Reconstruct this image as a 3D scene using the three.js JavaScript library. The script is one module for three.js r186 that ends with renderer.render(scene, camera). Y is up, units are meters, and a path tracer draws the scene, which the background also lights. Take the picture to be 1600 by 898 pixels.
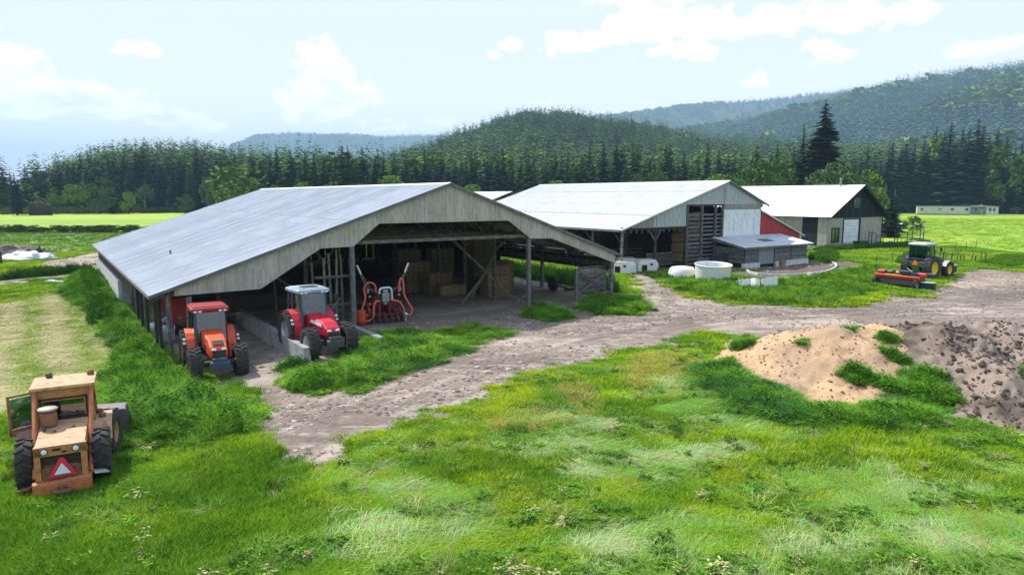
import * as THREE from 'three';
import { mergeGeometries } from 'three/addons/utils/BufferGeometryUtils.js';
import { RoundedBoxGeometry } from 'three/addons/geometries/RoundedBoxGeometry.js';

// ---------------------------------------------------------------- camera, sky, sun, exposure
const scene = new THREE.Scene();
const camera = new THREE.PerspectiveCamera(45.64, 1024 / 574, 0.5, 20000);
camera.position.set(0, 8, 0);
camera.rotation.x = -7.63 * Math.PI / 180;
scene.add(camera);

const renderer = new THREE.WebGLRenderer({ antialias: true });
renderer.setSize(1024, 574);
renderer.toneMapping = THREE.LinearToneMapping;
renderer.toneMappingExposure = 1.42;
renderer.shadowMap.enabled = true;

const SUN = new THREE.Vector3(-0.498, 0.788, -0.362).normalize();
const sun = new THREE.DirectionalLight(new THREE.Color(1.0, 0.955, 0.88), 4.8);
sun.position.copy(SUN).multiplyScalar(300).add(new THREE.Vector3(10, 0, -60));
sun.target.position.set(10, 0, -60);
sun.castShadow = true;
sun.shadow.mapSize.set(4096, 4096);
Object.assign(sun.shadow.camera, { left: -130, right: 130, top: 130, bottom: -130, near: 10, far: 700 });
sun.name = 'sun';
scene.add(sun, sun.target);

// ---------------------------------------------------------------- random numbers and noise (seeded)
function rng(seed) {
  let a = seed >>> 0;
  return () => {
    a = (a + 0x6D2B79F5) | 0;
    let t = Math.imul(a ^ (a >>> 15), 1 | a);
    t = (t + Math.imul(t ^ (t >>> 7), 61 | t)) ^ t;
    return ((t ^ (t >>> 14)) >>> 0) / 4294967296;
  };
}
const NT = new Float32Array(65536);
{ const r = rng(77); for (let i = 0; i < 65536; i++) NT[i] = r(); }
function vn(x, y) {                                   // value noise, 0..1
  const xi = Math.floor(x), yi = Math.floor(y);
  let fx = x - xi, fy = y - yi;
  fx = fx * fx * (3 - 2 * fx); fy = fy * fy * (3 - 2 * fy);
  const a = (xi & 255) | ((yi & 255) << 8), b = ((xi + 1) & 255) | ((yi & 255) << 8);
  const c = (xi & 255) | (((yi + 1) & 255) << 8), d = ((xi + 1) & 255) | (((yi + 1) & 255) << 8);
  const p = NT[a] + (NT[b] - NT[a]) * fx, q = NT[c] + (NT[d] - NT[c]) * fx;
  return p + (q - p) * fy;
}
function fbm(x, y, n = 4) {
  let s = 0, a = 0.5, t = 0;
  for (let i = 0; i < n; i++) { s += a * vn(x, y); t += a; a *= 0.5; x = x * 2.03 + 17.3; y = y * 2.03 + 5.7; }
  return s / t;
}
const clamp = (x, a = 0, b = 1) => Math.min(b, Math.max(a, x));
const sst = (a, b, x) => { const t = clamp((x - a) / (b - a)); return t * t * (3 - 2 * t); };
const lerp = (a, b, t) => a + (b - a) * t;
const mix3 = (a, b, t) => [lerp(a[0], b[0], t), lerp(a[1], b[1], t), lerp(a[2], b[2], t)];
const rad = Math.PI / 180;

// ---------------------------------------------------------------- the sky: pale summer air with fair-weather cumulus
{
  const w = 2048, h = 1024, px = new Float32Array(w * h * 4);
  // heaps of cumulus seen in the photograph: azimuth (right of the view), elevation, half width, half height in degrees
  const heaps = [[-15.0, 8.2, 2.6, 2.2], [-15.1, 10.4, 1.3, 1.5], [-13.1, 7.6, 2.4, 1.3], [-17.2, 7.6, 1.6, 1.2], [-15.2, 6.2, 3.0, 1.0],
    [-28.3, 10.3, 1.9, 0.75], [-32.0, 6.6, 6, 1.7], [-26, 5.6, 4.5, 1.0], [-38, 8, 5, 2.2], [-10.4, 5.6, 1.6, .5], [-6.3, 5.8, 1.9, .55],
    [5, 12.0, 3.2, 1.1], [10.5, 12.8, 3.6, 1.7], [15.1, 12.8, 4.0, 1.5], [14.2, 11.2, 3.0, .9], [20, 12.8, 3.6, 1.4], [25.0, 12.6, 3.6, 1.0], [24.3, 10.4, 1.6, .9],
    [29, 12.8, 2.6, .8], [19.1, 8.6, 1.0, .8], [2.1, 7.6, 1.4, .45], [-.4, 11.6, 1.2, .6], [34, 9.6, 3.0, .6], [10, 15.5, 5, 1.4], [24, 16, 5, 1.2], [-11, 7.9, .4, .4]];
  const horizon = [1.32, 1.30, 1.31], low = [0.79, 0.84, 0.93], mid = [0.48, 0.66, 0.93], top = [0.20, 0.40, 0.82];
  for (let j = 0; j < h; j++) {
    const el = (j + 0.5) / h * 180 - 90;
    for (let i = 0; i < w; i++) {
      const u = (i + 0.5) / w;
      const a2 = (u - 0.5) * 2 * Math.PI;                              // three: u = atan2(z, x) / 2pi + 0.5
      const ce = Math.cos(el * rad), dx = Math.cos(a2) * ce, dz = Math.sin(a2) * ce, dy = Math.sin(el * rad);
      const az = Math.atan2(dx, -dz) / rad;
      const e = Math.max(el, 0);
      let c = e < 14 ? mix3(horizon, low, sst(0, 14, e)) : e < 40 ? mix3(low, mid, sst(12, 42, e)) : mix3(mid, top, sst(38, 90, e));
      if (e >= 12 && e < 14) c = mix3(horizon, low, sst(0, 14, e));
      const glare = Math.pow(clamp(dx * SUN.x + dy * SUN.y + dz * SUN.z), 6);
      c = mix3(c, [1.0, 0.99, 0.96], 0.55 * glare);
      // clouds
      let d = -2;
      const wx = (fbm(az * .35 + 40, el * .55, 4) - .5), wy = (fbm(az * .35 + 90, el * .55 + 31, 4) - .5);
      const ax = az + wx * 2.6, ay = el + wy * 1.8;
      if (el > 2 && el < 22 && az > -48 && az < 48) for (const q of heaps) {
        const p = (ax - q[0]) / q[2], r = (ay - q[1]) / q[3] * (ay < q[1] ? 1.25 : 1);
        const g = 1 - p * p - r * r;
        if (g > -1) d = Math.max(d, g);
      }
      let cover = 0, shade = 0;
      if (d > -1) {
        const det = fbm(az * 1.3, el * 1.9, 5) - .5;
        cover = sst(0.12, 0.5, d + det * 1.7);
        shade = sst(0.35, 1.0, d) * (0.05 + 0.10 * sst(.45, .7, fbm(az * .8 + 7, el * 1.6 + 3, 4)));
      }
      if (el > 0) {                                                     // the rest of the sky: scattered cumulus of the same kind
        const k = 1 / (Math.sin(Math.max(el, 4) * rad) + 0.06), qx = dx * k * 2.2, qz = dz * k * 2.2;
        const f = fbm(qx + 11, qz + 23, 5);
        const cc = sst(0.56, 0.70, f) * sst(21, 32, el);
        if (cc > cover) { cover = cc; shade = 0.06 * sst(.66, .8, f); }
      }
      const cl = 1.42 - shade * 2.6;
      c = mix3(c, [cl, cl, cl * 1.005], cover * 0.92);
      if (el < 0) c = mix3(horizon, [0.35, 0.38, 0.36], sst(0, 12, -el));
      const o = (j * w + i) * 4;
      px[o] = c[0]; px[o + 1] = c[1]; px[o + 2] = c[2]; px[o + 3] = 1;
    }
  }
  const t = new THREE.DataTexture(px, w, h, THREE.RGBAFormat, THREE.FloatType);
  t.mapping = THREE.EquirectangularReflectionMapping;
  t.magFilter = t.minFilter = THREE.LinearFilter;
  t.colorSpace = THREE.LinearSRGBColorSpace;
  t.needsUpdate = true;
  scene.background = t;
  scene.environment = t;
  scene.backgroundIntensity = 0.95;
  scene.environmentIntensity = 0.95;
}

// ---------------------------------------------------------------- helpers: geometry
const V = (x, y, z) => new THREE.Vector3(x, y, z);
const YUP = V(0, 1, 0);
function boxUV(g) {                                    // uv in metres, from the face's main direction; v runs along the longer side of the piece
  if (g.index) g = g.toNonIndexed();
  g.computeBoundingBox();
  const s = g.boundingBox.getSize(V(0, 0, 0)), p = g.attributes.position, uv = new Float32Array(p.count * 2);
  const a = V(0, 0, 0), b = V(0, 0, 0), c = V(0, 0, 0), n = V(0, 0, 0), L = [s.x, s.y, s.z];
  for (let i = 0; i < p.count; i += 3) {
    a.fromBufferAttribute(p, i); b.fromBufferAttribute(p, i + 1); c.fromBufferAttribute(p, i + 2);
    n.copy(b).sub(a).cross(c.clone().sub(a));
    const k = Math.abs(n.x) > Math.abs(n.y) ? (Math.abs(n.x) > Math.abs(n.z) ? 0 : 2) : (Math.abs(n.y) > Math.abs(n.z) ? 1 : 2);
    let ax = (k + 1) % 3, ay = (k + 2) % 3;
    if (L[ax] > L[ay]) [ax, ay] = [ay, ax];
    [a, b, c].forEach((q, m) => { const e = [q.x, q.y, q.z]; uv[(i + m) * 2] = e[ax] + e[k] * .37; uv[(i + m) * 2 + 1] = e[ay]; });
  }
  g.setAttribute('uv', new THREE.BufferAttribute(uv, 2));
  return g;
}
function clean(g, keepUV) {
  if (g.index) g = g.toNonIndexed();
  if (!keepUV || !g.attributes.uv) g = boxUV(g);
  if (!g.attributes.normal) g.computeVertexNormals();
  for (const k of Object.keys(g.attributes)) if (!['position', 'normal', 'uv'].includes(k)) g.deleteAttribute(k);
  return g;
}
const E_ = new THREE.Euler(), Q_ = new THREE.Quaternion(), M_ = new THREE.Matrix4();
function place(g, x = 0, y = 0, z = 0, rx = 0, ry = 0, rz = 0) {
  return g.applyMatrix4(M_.compose(V(x, y, z), Q_.setFromEuler(E_.set(rx, ry, rz)), V(1, 1, 1)));
}
let uvSeed = 0;
function shiftUV(g) { uvSeed += 1; const u = g.attributes.uv, dx = (uvSeed * 0.731) % 7, dy = (uvSeed * 1.37) % 5; for (let i = 0; i < u.count; i++) u.setXY(i, u.getX(i) + dx, u.getY(i) + dy); return g; }
const bx = (w, h, d, x = 0, y = 0, z = 0, rx = 0, ry = 0, rz = 0) => place(shiftUV(clean(new THREE.BoxGeometry(w, h, d))), x, y, z, rx, ry, rz);
const rb = (w, h, d, r, x = 0, y = 0, z = 0, rx = 0, ry = 0, rz = 0, seg = 2) => place(shiftUV(clean(new RoundedBoxGeometry(w, h, d, seg, Math.min(r, w / 2.01, h / 2.01, d / 2.01)))), x, y, z, rx, ry, rz);
function along(g, a, b) {                              // lays a geometry built along +y (length 1 centred at 0.5) from a to b
  const d = b.clone().sub(a), q = new THREE.Quaternion().setFromUnitVectors(YUP, d.clone().normalize());
  return g.applyMatrix4(new THREE.Matrix4().compose(a, q, V(1, 1, 1)));
}
function beam(a, b, w = .1, t = w) {                    // a squared timber or bar
  const d = V(...b).sub(V(...a)), L = d.length(), z = d.clone().normalize();
  const side = Math.abs(z.y) > .95 ? V(1, 0, 0) : V(0, 1, 0).cross(z).normalize(), up = z.clone().cross(side).normalize();
  if (Math.abs(z.y) > .95) side.crossVectors(up, z);
  const g = shiftUV(clean(new THREE.BoxGeometry(w, t, L)));
  const m = new THREE.Matrix4().makeBasis(side, up, z).setPosition(V(...a).addScaledVector(d, .5));
  return g.applyMatrix4(m);
}
function cyl(a, b, r0, r1 = r0, n = 12, open = false) {
  const A = V(...a), B = V(...b), L = A.distanceTo(B);
  const g = clean(new THREE.CylinderGeometry(r1, r0, L, n, 1, open), true); g.translate(0, L / 2, 0);
  return along(g, A, B);
}
const tube = (pts, r, n = 24, m = 8) => clean(new THREE.TubeGeometry(new THREE.CatmullRomCurve3(pts.map((p) => V(...p))), n, r, m, false), true);
const sph = (r, x, y, z, sx = 1, sy = 1, sz = 1, n = 14) => { const g = clean(new THREE.SphereGeometry(r, n, Math.ceil(n * .7)), true); g.scale(sx, sy, sz); return place(g, x, y, z); };
const lathe = (pts, n = 28) => clean(new THREE.LatheGeometry(pts.map((p) => new THREE.Vector2(p[0], p[1])), n), true);
function prism(pts, depth, bevel = 0, axis = 'z') {     // an outline extruded; outline in x,y and depth along z (centred); axis x: outline in z,y
  const s = new THREE.Shape(pts.map((p) => new THREE.Vector2(p[0], p[1])));
  const g = new THREE.ExtrudeGeometry(s, { depth: depth - 2 * bevel, bevelEnabled: bevel > 0, bevelThickness: bevel, bevelSize: bevel, bevelSegments: 2, bevelOffset: -bevel, curveSegments: 6 });
  g.translate(0, 0, -(depth - 2 * bevel) / 2);
  if (axis === 'x') g.rotateY(-Math.PI / 2);            // outline x becomes z, depth becomes x
  return shiftUV(clean(g));
}
function merged(list) { return list.length === 1 ? list[0] : mergeGeometries(list.map((g) => clean(g, true))); }

// ---------------------------------------------------------------- helpers: things, parts, labels
const taken = {};
function numbered(name) { const n = taken[name] = (taken[name] ?? -1) + 1; return n ? name + '_' + String(n).padStart(3, '0') : name; }
function tag(o, label, category, group, kind) {
  o.userData = { ...o.userData };
  if (label) o.userData.label = label; if (category) o.userData.category = category;
  if (group) o.userData.group = group; if (kind) o.userData.kind = kind;
  return o;
}
function part(name, geos, mat, parent, label) {
  const m = new THREE.Mesh(merged(Array.isArray(geos) ? geos : [geos]), mat);
  m.name = parent === scene ? numbered(name) : name; m.castShadow = m.receiveShadow = true;
  if (label) m.userData.label = label;
  parent.add(m);
  return m;
}
function thing(name, label, category, group, x = 0, y = 0, z = 0, turn = 0) {
  const g = new THREE.Group(); g.name = numbered(name); g.position.set(x, y, z); g.rotation.y = turn;
  tag(g, label, category, group); scene.add(g); return g;
}
function solo(name, geos, mat, label, category, group, x = 0, y = 0, z = 0, turn = 0) {
  const m = part(name, geos, mat, scene); m.position.set(x, y, z); m.rotation.y = turn;
  return tag(m, label, category, group);
}
function copyOf(o, label, group) { const c = o.clone(); c.name = numbered(o.name.replace(/_\d\d\d$/, '')); scene.add(c); c.userData = { ...o.userData }; if (label) c.userData.label = label; if (group) c.userData.group = group; return c; }

// ---------------------------------------------------------------- helpers: textures and materials
function dataTex(n, m, f, srgb = true) {
  const d = new Uint8Array(n * m * 4);
  for (let j = 0; j < m; j++) for (let i = 0; i < n; i++) { const c = f(i, j), o = (j * n + i) * 4; d[o] = clamp(c[0]) * 255; d[o + 1] = clamp(c[1]) * 255; d[o + 2] = clamp(c[2]) * 255; d[o + 3] = 255; }
  const t = new THREE.DataTexture(d, n, m); t.wrapS = t.wrapT = THREE.RepeatWrapping; t.magFilter = THREE.LinearFilter; t.minFilter = THREE.LinearMipmapLinearFilter; t.generateMipmaps = true;
  t.colorSpace = srgb ? THREE.SRGBColorSpace : THREE.NoColorSpace; t.needsUpdate = true; return t;
}
// tiling noise: value noise on a wrapped lattice
function tn(x, y, P) { const xi = Math.floor(x), yi = Math.floor(y); let fx = x - xi, fy = y - yi; fx = fx * fx * (3 - 2 * fx); fy = fy * fy * (3 - 2 * fy); const w = (a) => ((a % P) + P) % P, q = (a, b) => NT[(w(a) + w(b) * 251 + P * 13) & 65535]; const p = lerp(q(xi, yi), q(xi + 1, yi), fx), r = lerp(q(xi, yi + 1), q(xi + 1, yi + 1), fx); return lerp(p, r, fy); }
function tf(u, v, P, n = 4) { let s = 0, a = .5, t = 0; for (let i = 0; i < n; i++) { s += a * tn(u * P, v * P, P); t += a; a *= .5; P *= 2; } return s / t; }
const N = 256;
const T = {
  mottle: dataTex(N, N, (i, j) => { const k = .80 + .2 * sst(.2, .8, tf(i / N, j / N, 6, 5)); return [k, k, k]; }),
  wood: dataTex(N, N, (i, j) => { const u = i / N, v = j / N; const k = .55 + .45 * sst(.15, .85, .6 * tn(u * 64, v * 4, 64 * 4) + .4 * tf(u, v, 8, 3)); return [k, k * .985, k * .96]; }),
  streak: dataTex(N, N, (i, j) => { const u = i / N, v = j / N; const k = .86 + .14 * sst(.2, .8, .55 * tn(u * 24, v * 2, 24) + .45 * tf(u, v, 8, 4)); return [k, k, k]; }),
  rust: dataTex(N, N, (i, j) => { const u = i / N, v = j / N; const r = sst(.50, .75, .6 * tf(u, v, 9, 5) + .4 * tn(u * 60, v * 60, 60)), k = .86 + .14 * tf(v, u, 12, 3); return mix3([k, k, k], [.62, .47, .38], r * .6); }),
  straw: dataTex(N, N, (i, j) => { const u = i / N, v = j / N; const k = .45 + .55 * sst(.2, .8, .5 * tn(u * 12, v * 90, 360) + .5 * tn(u * 70, v * 16, 560)); return [k, k * .97, k * .9]; }),
  sheet: dataTex(N, N, (i, j) => { const u = i / N, v = j / N; const k = .90 + .10 * sst(.2, .8, .5 * tn(u * 20, v * 2, 20) + .5 * tf(u, v, 5, 4)), q = sst(.66, .8, tf(u, v * .3, 10, 4)); return [k, k * (1 - .04 * q), k * (1 - .09 * q)]; }),
  dust: dataTex(N, N, (i, j) => { const u = i / N, v = j / N; const r = sst(.45, .8, tf(u, v, 5, 5)); return mix3([.92, .92, .92], [1, .93, .8], r); }),
};
const scaled = {};
function tex(name, metres) { const k = name + metres; if (!scaled[k]) { const t = T[name].clone(); t.repeat.set(1 / metres, 1 / metres); t.needsUpdate = true; scaled[k] = t; } return scaled[k]; }
const lin = (r, g, b) => new THREE.Color().setRGB(r, g, b);
function mat(color, rough = .8, metal = 0, map = 'mottle', metres = 2, more = {}) {
  const m = new THREE.MeshStandardMaterial({ color: Array.isArray(color) ? lin(...color) : new THREE.Color(color), roughness: rough, metalness: metal, side: THREE.DoubleSide, ...more });
  if (map) m.map = tex(map, metres);
  return m;
}
const glassMat = new THREE.MeshPhysicalMaterial({ color: lin(.75, .88, .9), roughness: .04, transmission: 1, thickness: 0, ior: 1.5, side: THREE.DoubleSide });
const cabGlass = new THREE.MeshPhysicalMaterial({ color: lin(.22, .42, .52), roughness: .03, transmission: 1, thickness: 0, ior: 2.1, side: THREE.DoubleSide });
const leafy = (c, more = {}) => new THREE.MeshPhysicalMaterial({ color: c, roughness: .95, specularIntensity: .12, side: THREE.DoubleSide, ...more });
const C = {
  roof: [mat([.60, .615, .65], .55, .05, 'sheet', 3), mat([.55, .565, .60], .55, .05, 'sheet', 3.4), mat([.64, .655, .69], .48, .12, 'sheet', 2.6)],
  roofB: [mat([.59, .60, .625], .6, .05, 'sheet', 3), mat([.565, .575, .60], .55, .1, 'sheet', 3.3)],
  roofW: [mat([.86, .87, .88], .5, 0, 'sheet', 5)],
  trim: mat([.16, .17, .19], .5, .3),
  clad: [mat([.46, .435, .38], .8, .05, 'streak', 2), mat([.43, .405, .35], .8, .05, 'streak', 2.3), mat([.49, .46, .405], .8, .05, 'streak', 1.7)],
  cladB: [mat([.46, .48, .51], .6, .15, 'streak', 2), mat([.43, .45, .48], .6, .15, 'streak', 2.2)],
  cladOld: [mat([.30, .29, .27], .85, .05, 'streak', 1.6)],
  white: [mat([.80, .81, .84], .6, 0, 'streak', 3)],
  red: [mat([.42, .030, .032], .65, 0, 'streak', 2), mat([.38, .027, .03], .65, 0, 'streak', 2)],
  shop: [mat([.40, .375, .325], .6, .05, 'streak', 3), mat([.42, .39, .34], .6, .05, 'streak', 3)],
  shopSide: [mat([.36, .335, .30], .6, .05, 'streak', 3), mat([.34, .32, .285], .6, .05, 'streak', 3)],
  navy: mat([.008, .013, .024], .9, 0), green: [mat([.004, .014, .012], .95, 0, 'streak', 3), mat([.005, .017, .014], .95, 0, 'streak', 3)],
  timber: [mat([.20, .18, .155], .9, 0, 'wood', 1.2), mat([.155, .135, .115], .9, 0, 'wood', 1.1), mat([.24, .225, .20], .9, 0, 'wood', 1.3)],
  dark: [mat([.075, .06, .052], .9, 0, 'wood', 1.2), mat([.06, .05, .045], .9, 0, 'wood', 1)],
  grey: [mat([.22, .235, .25], .9, 0, 'wood', 1.1), mat([.17, .18, .195], .9, 0, 'wood', 1.3), mat([.27, .28, .29], .9, 0, 'wood', 1.2)],
  concrete: mat([.36, .36, .36], .9, 0, 'mottle', 2.4), lime: mat([.62, .62, .63], .9, 0, 'mottle', 1.6),
  poly: mat([.78, .79, .82], .45, 0, 'dust', 2.5), hay: [mat([.36, .29, .165], .95, 0, 'straw', .8, {}), mat([.31, .26, .155], .95, 0, 'straw', .9, {}), mat([.40, .31, .155], .95, 0, 'straw', .7, {})],
  twine: mat([.5, .3, .12], .9, 0, null),
  rubber: mat([.042, .039, .037], .85, 0, 'mottle', .7), black: mat([.02, .02, .022], .6, .1, 'mottle', 1), steel: mat([.36, .37, .38], .4, .7, 'mottle', .8), iron: mat([.10, .10, .105], .6, .4, 'mottle', .8),
  lamp: mat([.75, .77, .8], .15, .1, null), silver: mat([.6, .62, .65], .3, .6, null),
};

// ================================================================ THE GROUND
// the farmyard's own axes: u runs along the barn gables (to the right and away), v along the ridges (to the left and away)
const TURN = 34.5 * rad, BO = [-18.05, -35.37], WX = Math.cos(TURN), WZ = -Math.sin(TURN), DX = -Math.sin(TURN), DZ = -Math.cos(TURN);
const toU = (x, z) => (x - BO[0]) * WX + (z - BO[1]) * WZ, toV = (x, z) => (x - BO[0]) * DX + (z - BO[1]) * DZ;
const fromUV = (u, v) => [BO[0] + u * WX + v * DX, BO[1] + u * WZ + v * DZ];
function dip(x, z) { const u = toU(x, z), v = toV(x, z); return -0.7 * (1 - sst(1, 10, u)) * sst(22, 31, -z) * (1 - sst(8, 36, v)) * sst(-24, -8, u); }

// outlines of the different kinds of ground, in metres
const POLY = {
  yard: [[-14.8, -32.7], [-10.0, -25.8], [-9.4, -23.2], [-9.3, -21.0], [-9.1, -20.0], [-7.4, -19.8], [-6.1, -19.4], [-5.6, -18.4], [-5.2, -19.2], [-4.9, -20.7], [-4.2, -21.6], [-3.5, -22.3], [-2.4, -24.7], [-0.5, -27.8], [0.9, -29.9], [3.1, -31.8], [5.2, -34.1], [8.2, -35.9], [10.2, -37.5], [11.6, -39.2], [12.6, -37.7], [12.1, -33.1], [16.5, -28.5], [23.1, -28.5], [35.8, -43.7], [55.6, -70.2], [52.4, -75.1], [47.9, -72.6], [40.4, -63.3], [33.1, -54.6], [29.6, -53.9], [24.7, -50.0], [21.2, -49.7], [16.0, -51.3], [14.4, -55.4], [14.2, -62.8], [16.2, -70.2], [12.4, -71.3], [10.2, -58.4], [10.3, -54.6], [9.3, -48.9], [7.9, -51.9], [5.4, -57.2], [4.1, -71.9], [-0.7, -76.5], [-13.7, -91.4], [-22.9, -63.8], [-25.6, -53.9], [-24.1, -47.1], [-18.3, -36.0]],
  road: [[-56.0, -69.0], [-52.9, -70.2], [-53.6, -75.8], [-57.9, -85.0], [-59.6, -96.6], [-60.3, -101.2], [-45.3, -75.1], [-43.2, -71.3], [-42.9, -67.3], [-44.7, -65.8], [-46.2, -63.8], [-45.2, -59.7], [-44.8, -55.0]],
  patchA: [[-10.8, -31.5], [-10.1, -32.3], [-8.7, -32.9], [-8.3, -36.7], [-7.3, -39.3], [-5.6, -39.3], [-3.3, -36.1], [-2.6, -34.8], [-4.4, -31.7], [-5.8, -30.3], [-6.6, -28.7], [-7.5, -29.9], [-8.2, -28.7], [-9.6, -30.3]],
  patchB: [[0.7, -46.9], [1.9, -50.0], [3.2, -48.3], [3.7, -44.7], [2.1, -43.5]],
  patchC: [[4.9, -48.9], [6.2, -52.6], [7.8, -53.2], [9.4, -51.9], [9.7, -48.0], [8.3, -45.9], [6.2, -46.7]],
  patchD: [[-4.1, -39.5], [-2.8, -42.6], [-1.0, -40.5], [0.0, -39.2], [-1.4, -36.9], [-2.8, -36.9]],
  patchE: [[-8.5, -21.6], [-8.2, -22.3], [-7.5, -20.5], [-7.9, -19.8], [-8.5, -20.1]],
  straw: [[-44.1, -50.5], [-39.1, -51.5], [-38.7, -56.8], [-35.2, -55.0], [-29.0, -46.8], [-21.4, -36.0], [-18.5, -30.4], [-20.6, -31.0], [-19.0, -25.8], [-19.3, -21.6]],
  weedsL: [[-43.6, -67.9], [-42.3, -70.2], [-31.9, -53.9], [-21.0, -39.2], [-17.0, -33.3], [-13.9, -28.8], [-10.5, -25.2], [-9.4, -23.2], [-9.8, -21.7], [-11.6, -21.6], [-13.6, -22.7], [-17.1, -27.8], [-20.9, -36.0], [-30.3, -49.0], [-37.7, -56.9]],
  pen: [[22.6, -72.6], [22.8, -69.0], [24.8, -65.8], [28.8, -67.9], [34.2, -72.6], [41.9, -79.4], [41.9, -84.1], [35.9, -82.5], [26.9, -75.1]],
  weedsPile: [[8.6, -30.1], [9.9, -31.2], [9.6, -27.5], [10.2, -27.0], [10.9, -24.5], [12.4, -24.2], [14.5, -24.9], [14.9, -24.0], [14.3, -22.7], [13.1, -22.4], [11.7, -22.7], [9.7, -23.1], [8.5, -24.9], [8.2, -27.5]],
  grassMid: [[14.9, -65.8], [19.5, -66.8], [23.6, -62.4], [32.0, -67.9], [41.8, -77.9], [31.9, -59.3], [24.0, -50.6], [19.2, -50.6], [15.9, -52.6], [14.5, -56.9]],
  lodged: [[-4.3, -18.1], [-2.1, -21.6], [1.4, -24.9], [5.7, -29.5], [8.2, -28.5], [8.7, -23.5], [11.6, -21.6], [17.2, -21.0], [12.2, -13.6], [1.2, -12.2], [-1.5, -14.6], [-3.8, -15.8]],
  dryA: [[-0.5, -23.5], [1.0, -24.6], [2.3, -24.2], [2.7, -25.7], [2.3, -28.0], [2.9, -28.5], [2.8, -24.9], [1.8, -23.1], [0.0, -22.5]],
  dryB: [[5.1, -28.5], [6.4, -33.1], [8.7, -34.8], [8.7, -31.2], [8.1, -28.5], [6.4, -26.6]],
  sand: [[12.2, -33.7], [15.7, -39.5], [18.4, -41.9], [21.1, -42.6], [23.7, -41.5], [20.0, -33.1], [15.9, -25.7], [13.6, -24.6], [12.1, -25.6], [11.4, -28.5], [11.3, -30.6]],
  soil: [[18.7, -33.1], [23.2, -40.5], [25.7, -41.5], [28.2, -40.5], [31.0, -38.6], [24.7, -28.5], [19.4, -22.2], [16.5, -22.9], [16.7, -25.7], [16.5, -27.5]],
};
const PX0 = -64, PX1 = 72, PZ0 = -122, PZ1 = -8;           // the near sheet
const SD = {};                                             // signed distances (positive inside) on a 0.25 m grid
{
  const st = .3, nx = Math.ceil((PX1 - PX0) / st) + 1, nz = Math.ceil((PZ1 - PZ0) / st) + 1;
  for (const k in POLY) {
    const P = POLY[k], g = new Float32Array(nx * nz);
    for (let j = 0; j < nz; j++) for (let i = 0; i < nx; i++) {
      const x = PX0 + i * st, z = PZ0 + j * st; let best = 1e9, ins = false;
      for (let a = 0, b = P.length - 1; a < P.length; b = a++) {
        const ax = P[a][0], az = P[a][1], ex = P[b][0] - ax, ez = P[b][1] - az;
        const t = clamp(((x - ax) * ex + (z - az) * ez) / (ex * ex + ez * ez)), qx = x - ax - ex * t, qz = z - az - ez * t, q = qx * qx + qz * qz;
        if (q < best) best = q;
        if ((az > z) !== (P[b][1] > z) && x < (P[b][0] - ax) * (z - az) / (P[b][1] - az) + ax) ins = !ins;
      }
      g[j * nx + i] = Math.sqrt(best) * (ins ? 1 : -1);
    }
    SD[k] = (x, z) => {
      const fx = clamp((x - PX0) / st, 0, nx - 1.001), fz = clamp((z - PZ0) / st, 0, nz - 1.001), i = Math.floor(fx), j = Math.floor(fz), a = fx - i, b = fz - j, o = j * nx + i;
      return lerp(lerp(g[o], g[o + 1], a), lerp(g[o + nx], g[o + nx + 1], a), b);
    };
  }
}
const inBarn = (x, z) => { const u = toU(x, z), v = toV(x, z); return u > .2 && u < 31 && v > -.5 && v < 45; };
// how much of the ground is bare earth (0..1)
function bare(x, z) {
  const n = (fbm(x * .5, z * .5, 4) - .5) * 3.0 + (fbm(x * 2.1 + 9, z * 2.1, 3) - .5) * 1.4;
  let d = Math.max(SD.yard(x, z), SD.road(x, z), SD.pen(x, z) + .3);
  if (inBarn(x, z)) d = Math.max(d, 2);
  let g = Math.max(SD.patchA(x, z), SD.patchB(x, z), SD.patchC(x, z), SD.patchE(x, z), SD.weedsL(x, z));
  let b = sst(-.45, .95, d + n * .95);
  b *= 1 - sst(-.5, .5, g + n * .45);
  b *= 1 - .55 * sst(-.6, 1, SD.patchD(x, z) + n * .9);
  const loose = sst(.66, .78, fbm(x * .33 + 4, z * .33 + 8, 4)) * sst(-8, -1, SD.yard(x, z)) * .8;   // worn patches in the turf by the yard
  return Math.max(b, loose * sst(.4, .6, fbm(x * 1.7, z * 1.7, 3)));
}
// wheel tracks pressed into the yard: centre lines in metres
const TRACKS = [
  [[-6.2, -19], [-4, -23.5], [-.5, -29], [4.5, -35], [11, -41.5], [19, -45.5], [30, -48], [44, -50], [60, -52]],
  [[-8, -21], [-6, -25], [-2.2, -31], [3, -37], [9, -43], [18, -47.5], [29, -50.5], [41, -55], [52, -63], [60, -70]],
  [[2, -53], [5, -47.5], [9, -45], [15, -45], [24, -46.5], [36, -47], [52, -49]],
  [[-2, -47], [2, -43], [8, -42.5], [16, -46], [25, -49.5], [36, -52], [46, -58], [52, -68]],
  [[15.2, -67], [12.8, -60], [11.5, -54], [12, -49.5], [16, -47], [24, -47.6]],
  [[-13, -30], [-10.5, -26.5], [-7.5, -23.2], [-4.8, -22.6], [-2, -26], [2.2, -32.6], [9, -39.5]],
  [[38, -62], [44, -59], [50, -54.5], [58, -46]], [[46, -64], [50, -60], [57, -57], [66, -56]],
  [[-50, -62], [-47, -68], [-44.5, -75], [-48, -88]],
];
{ const r = rng(404), base = TRACKS.slice(0, 6); for (let k = 0; k < 22; k++) { const P = base[k % 6], o = (r() - .5) * 4.4, w = (r() - .5) * 2.2; TRACKS.push(P.map(([x, z], i) => [x + o * .55 + w * Math.sin(i * 1.1 + k), z + o * .8 + (r() - .5) * .5])); } }
const GW = 2048, GH = 2048, track = new Float32Array(GW * GH), tread = new Float32Array(GW * GH);
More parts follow.
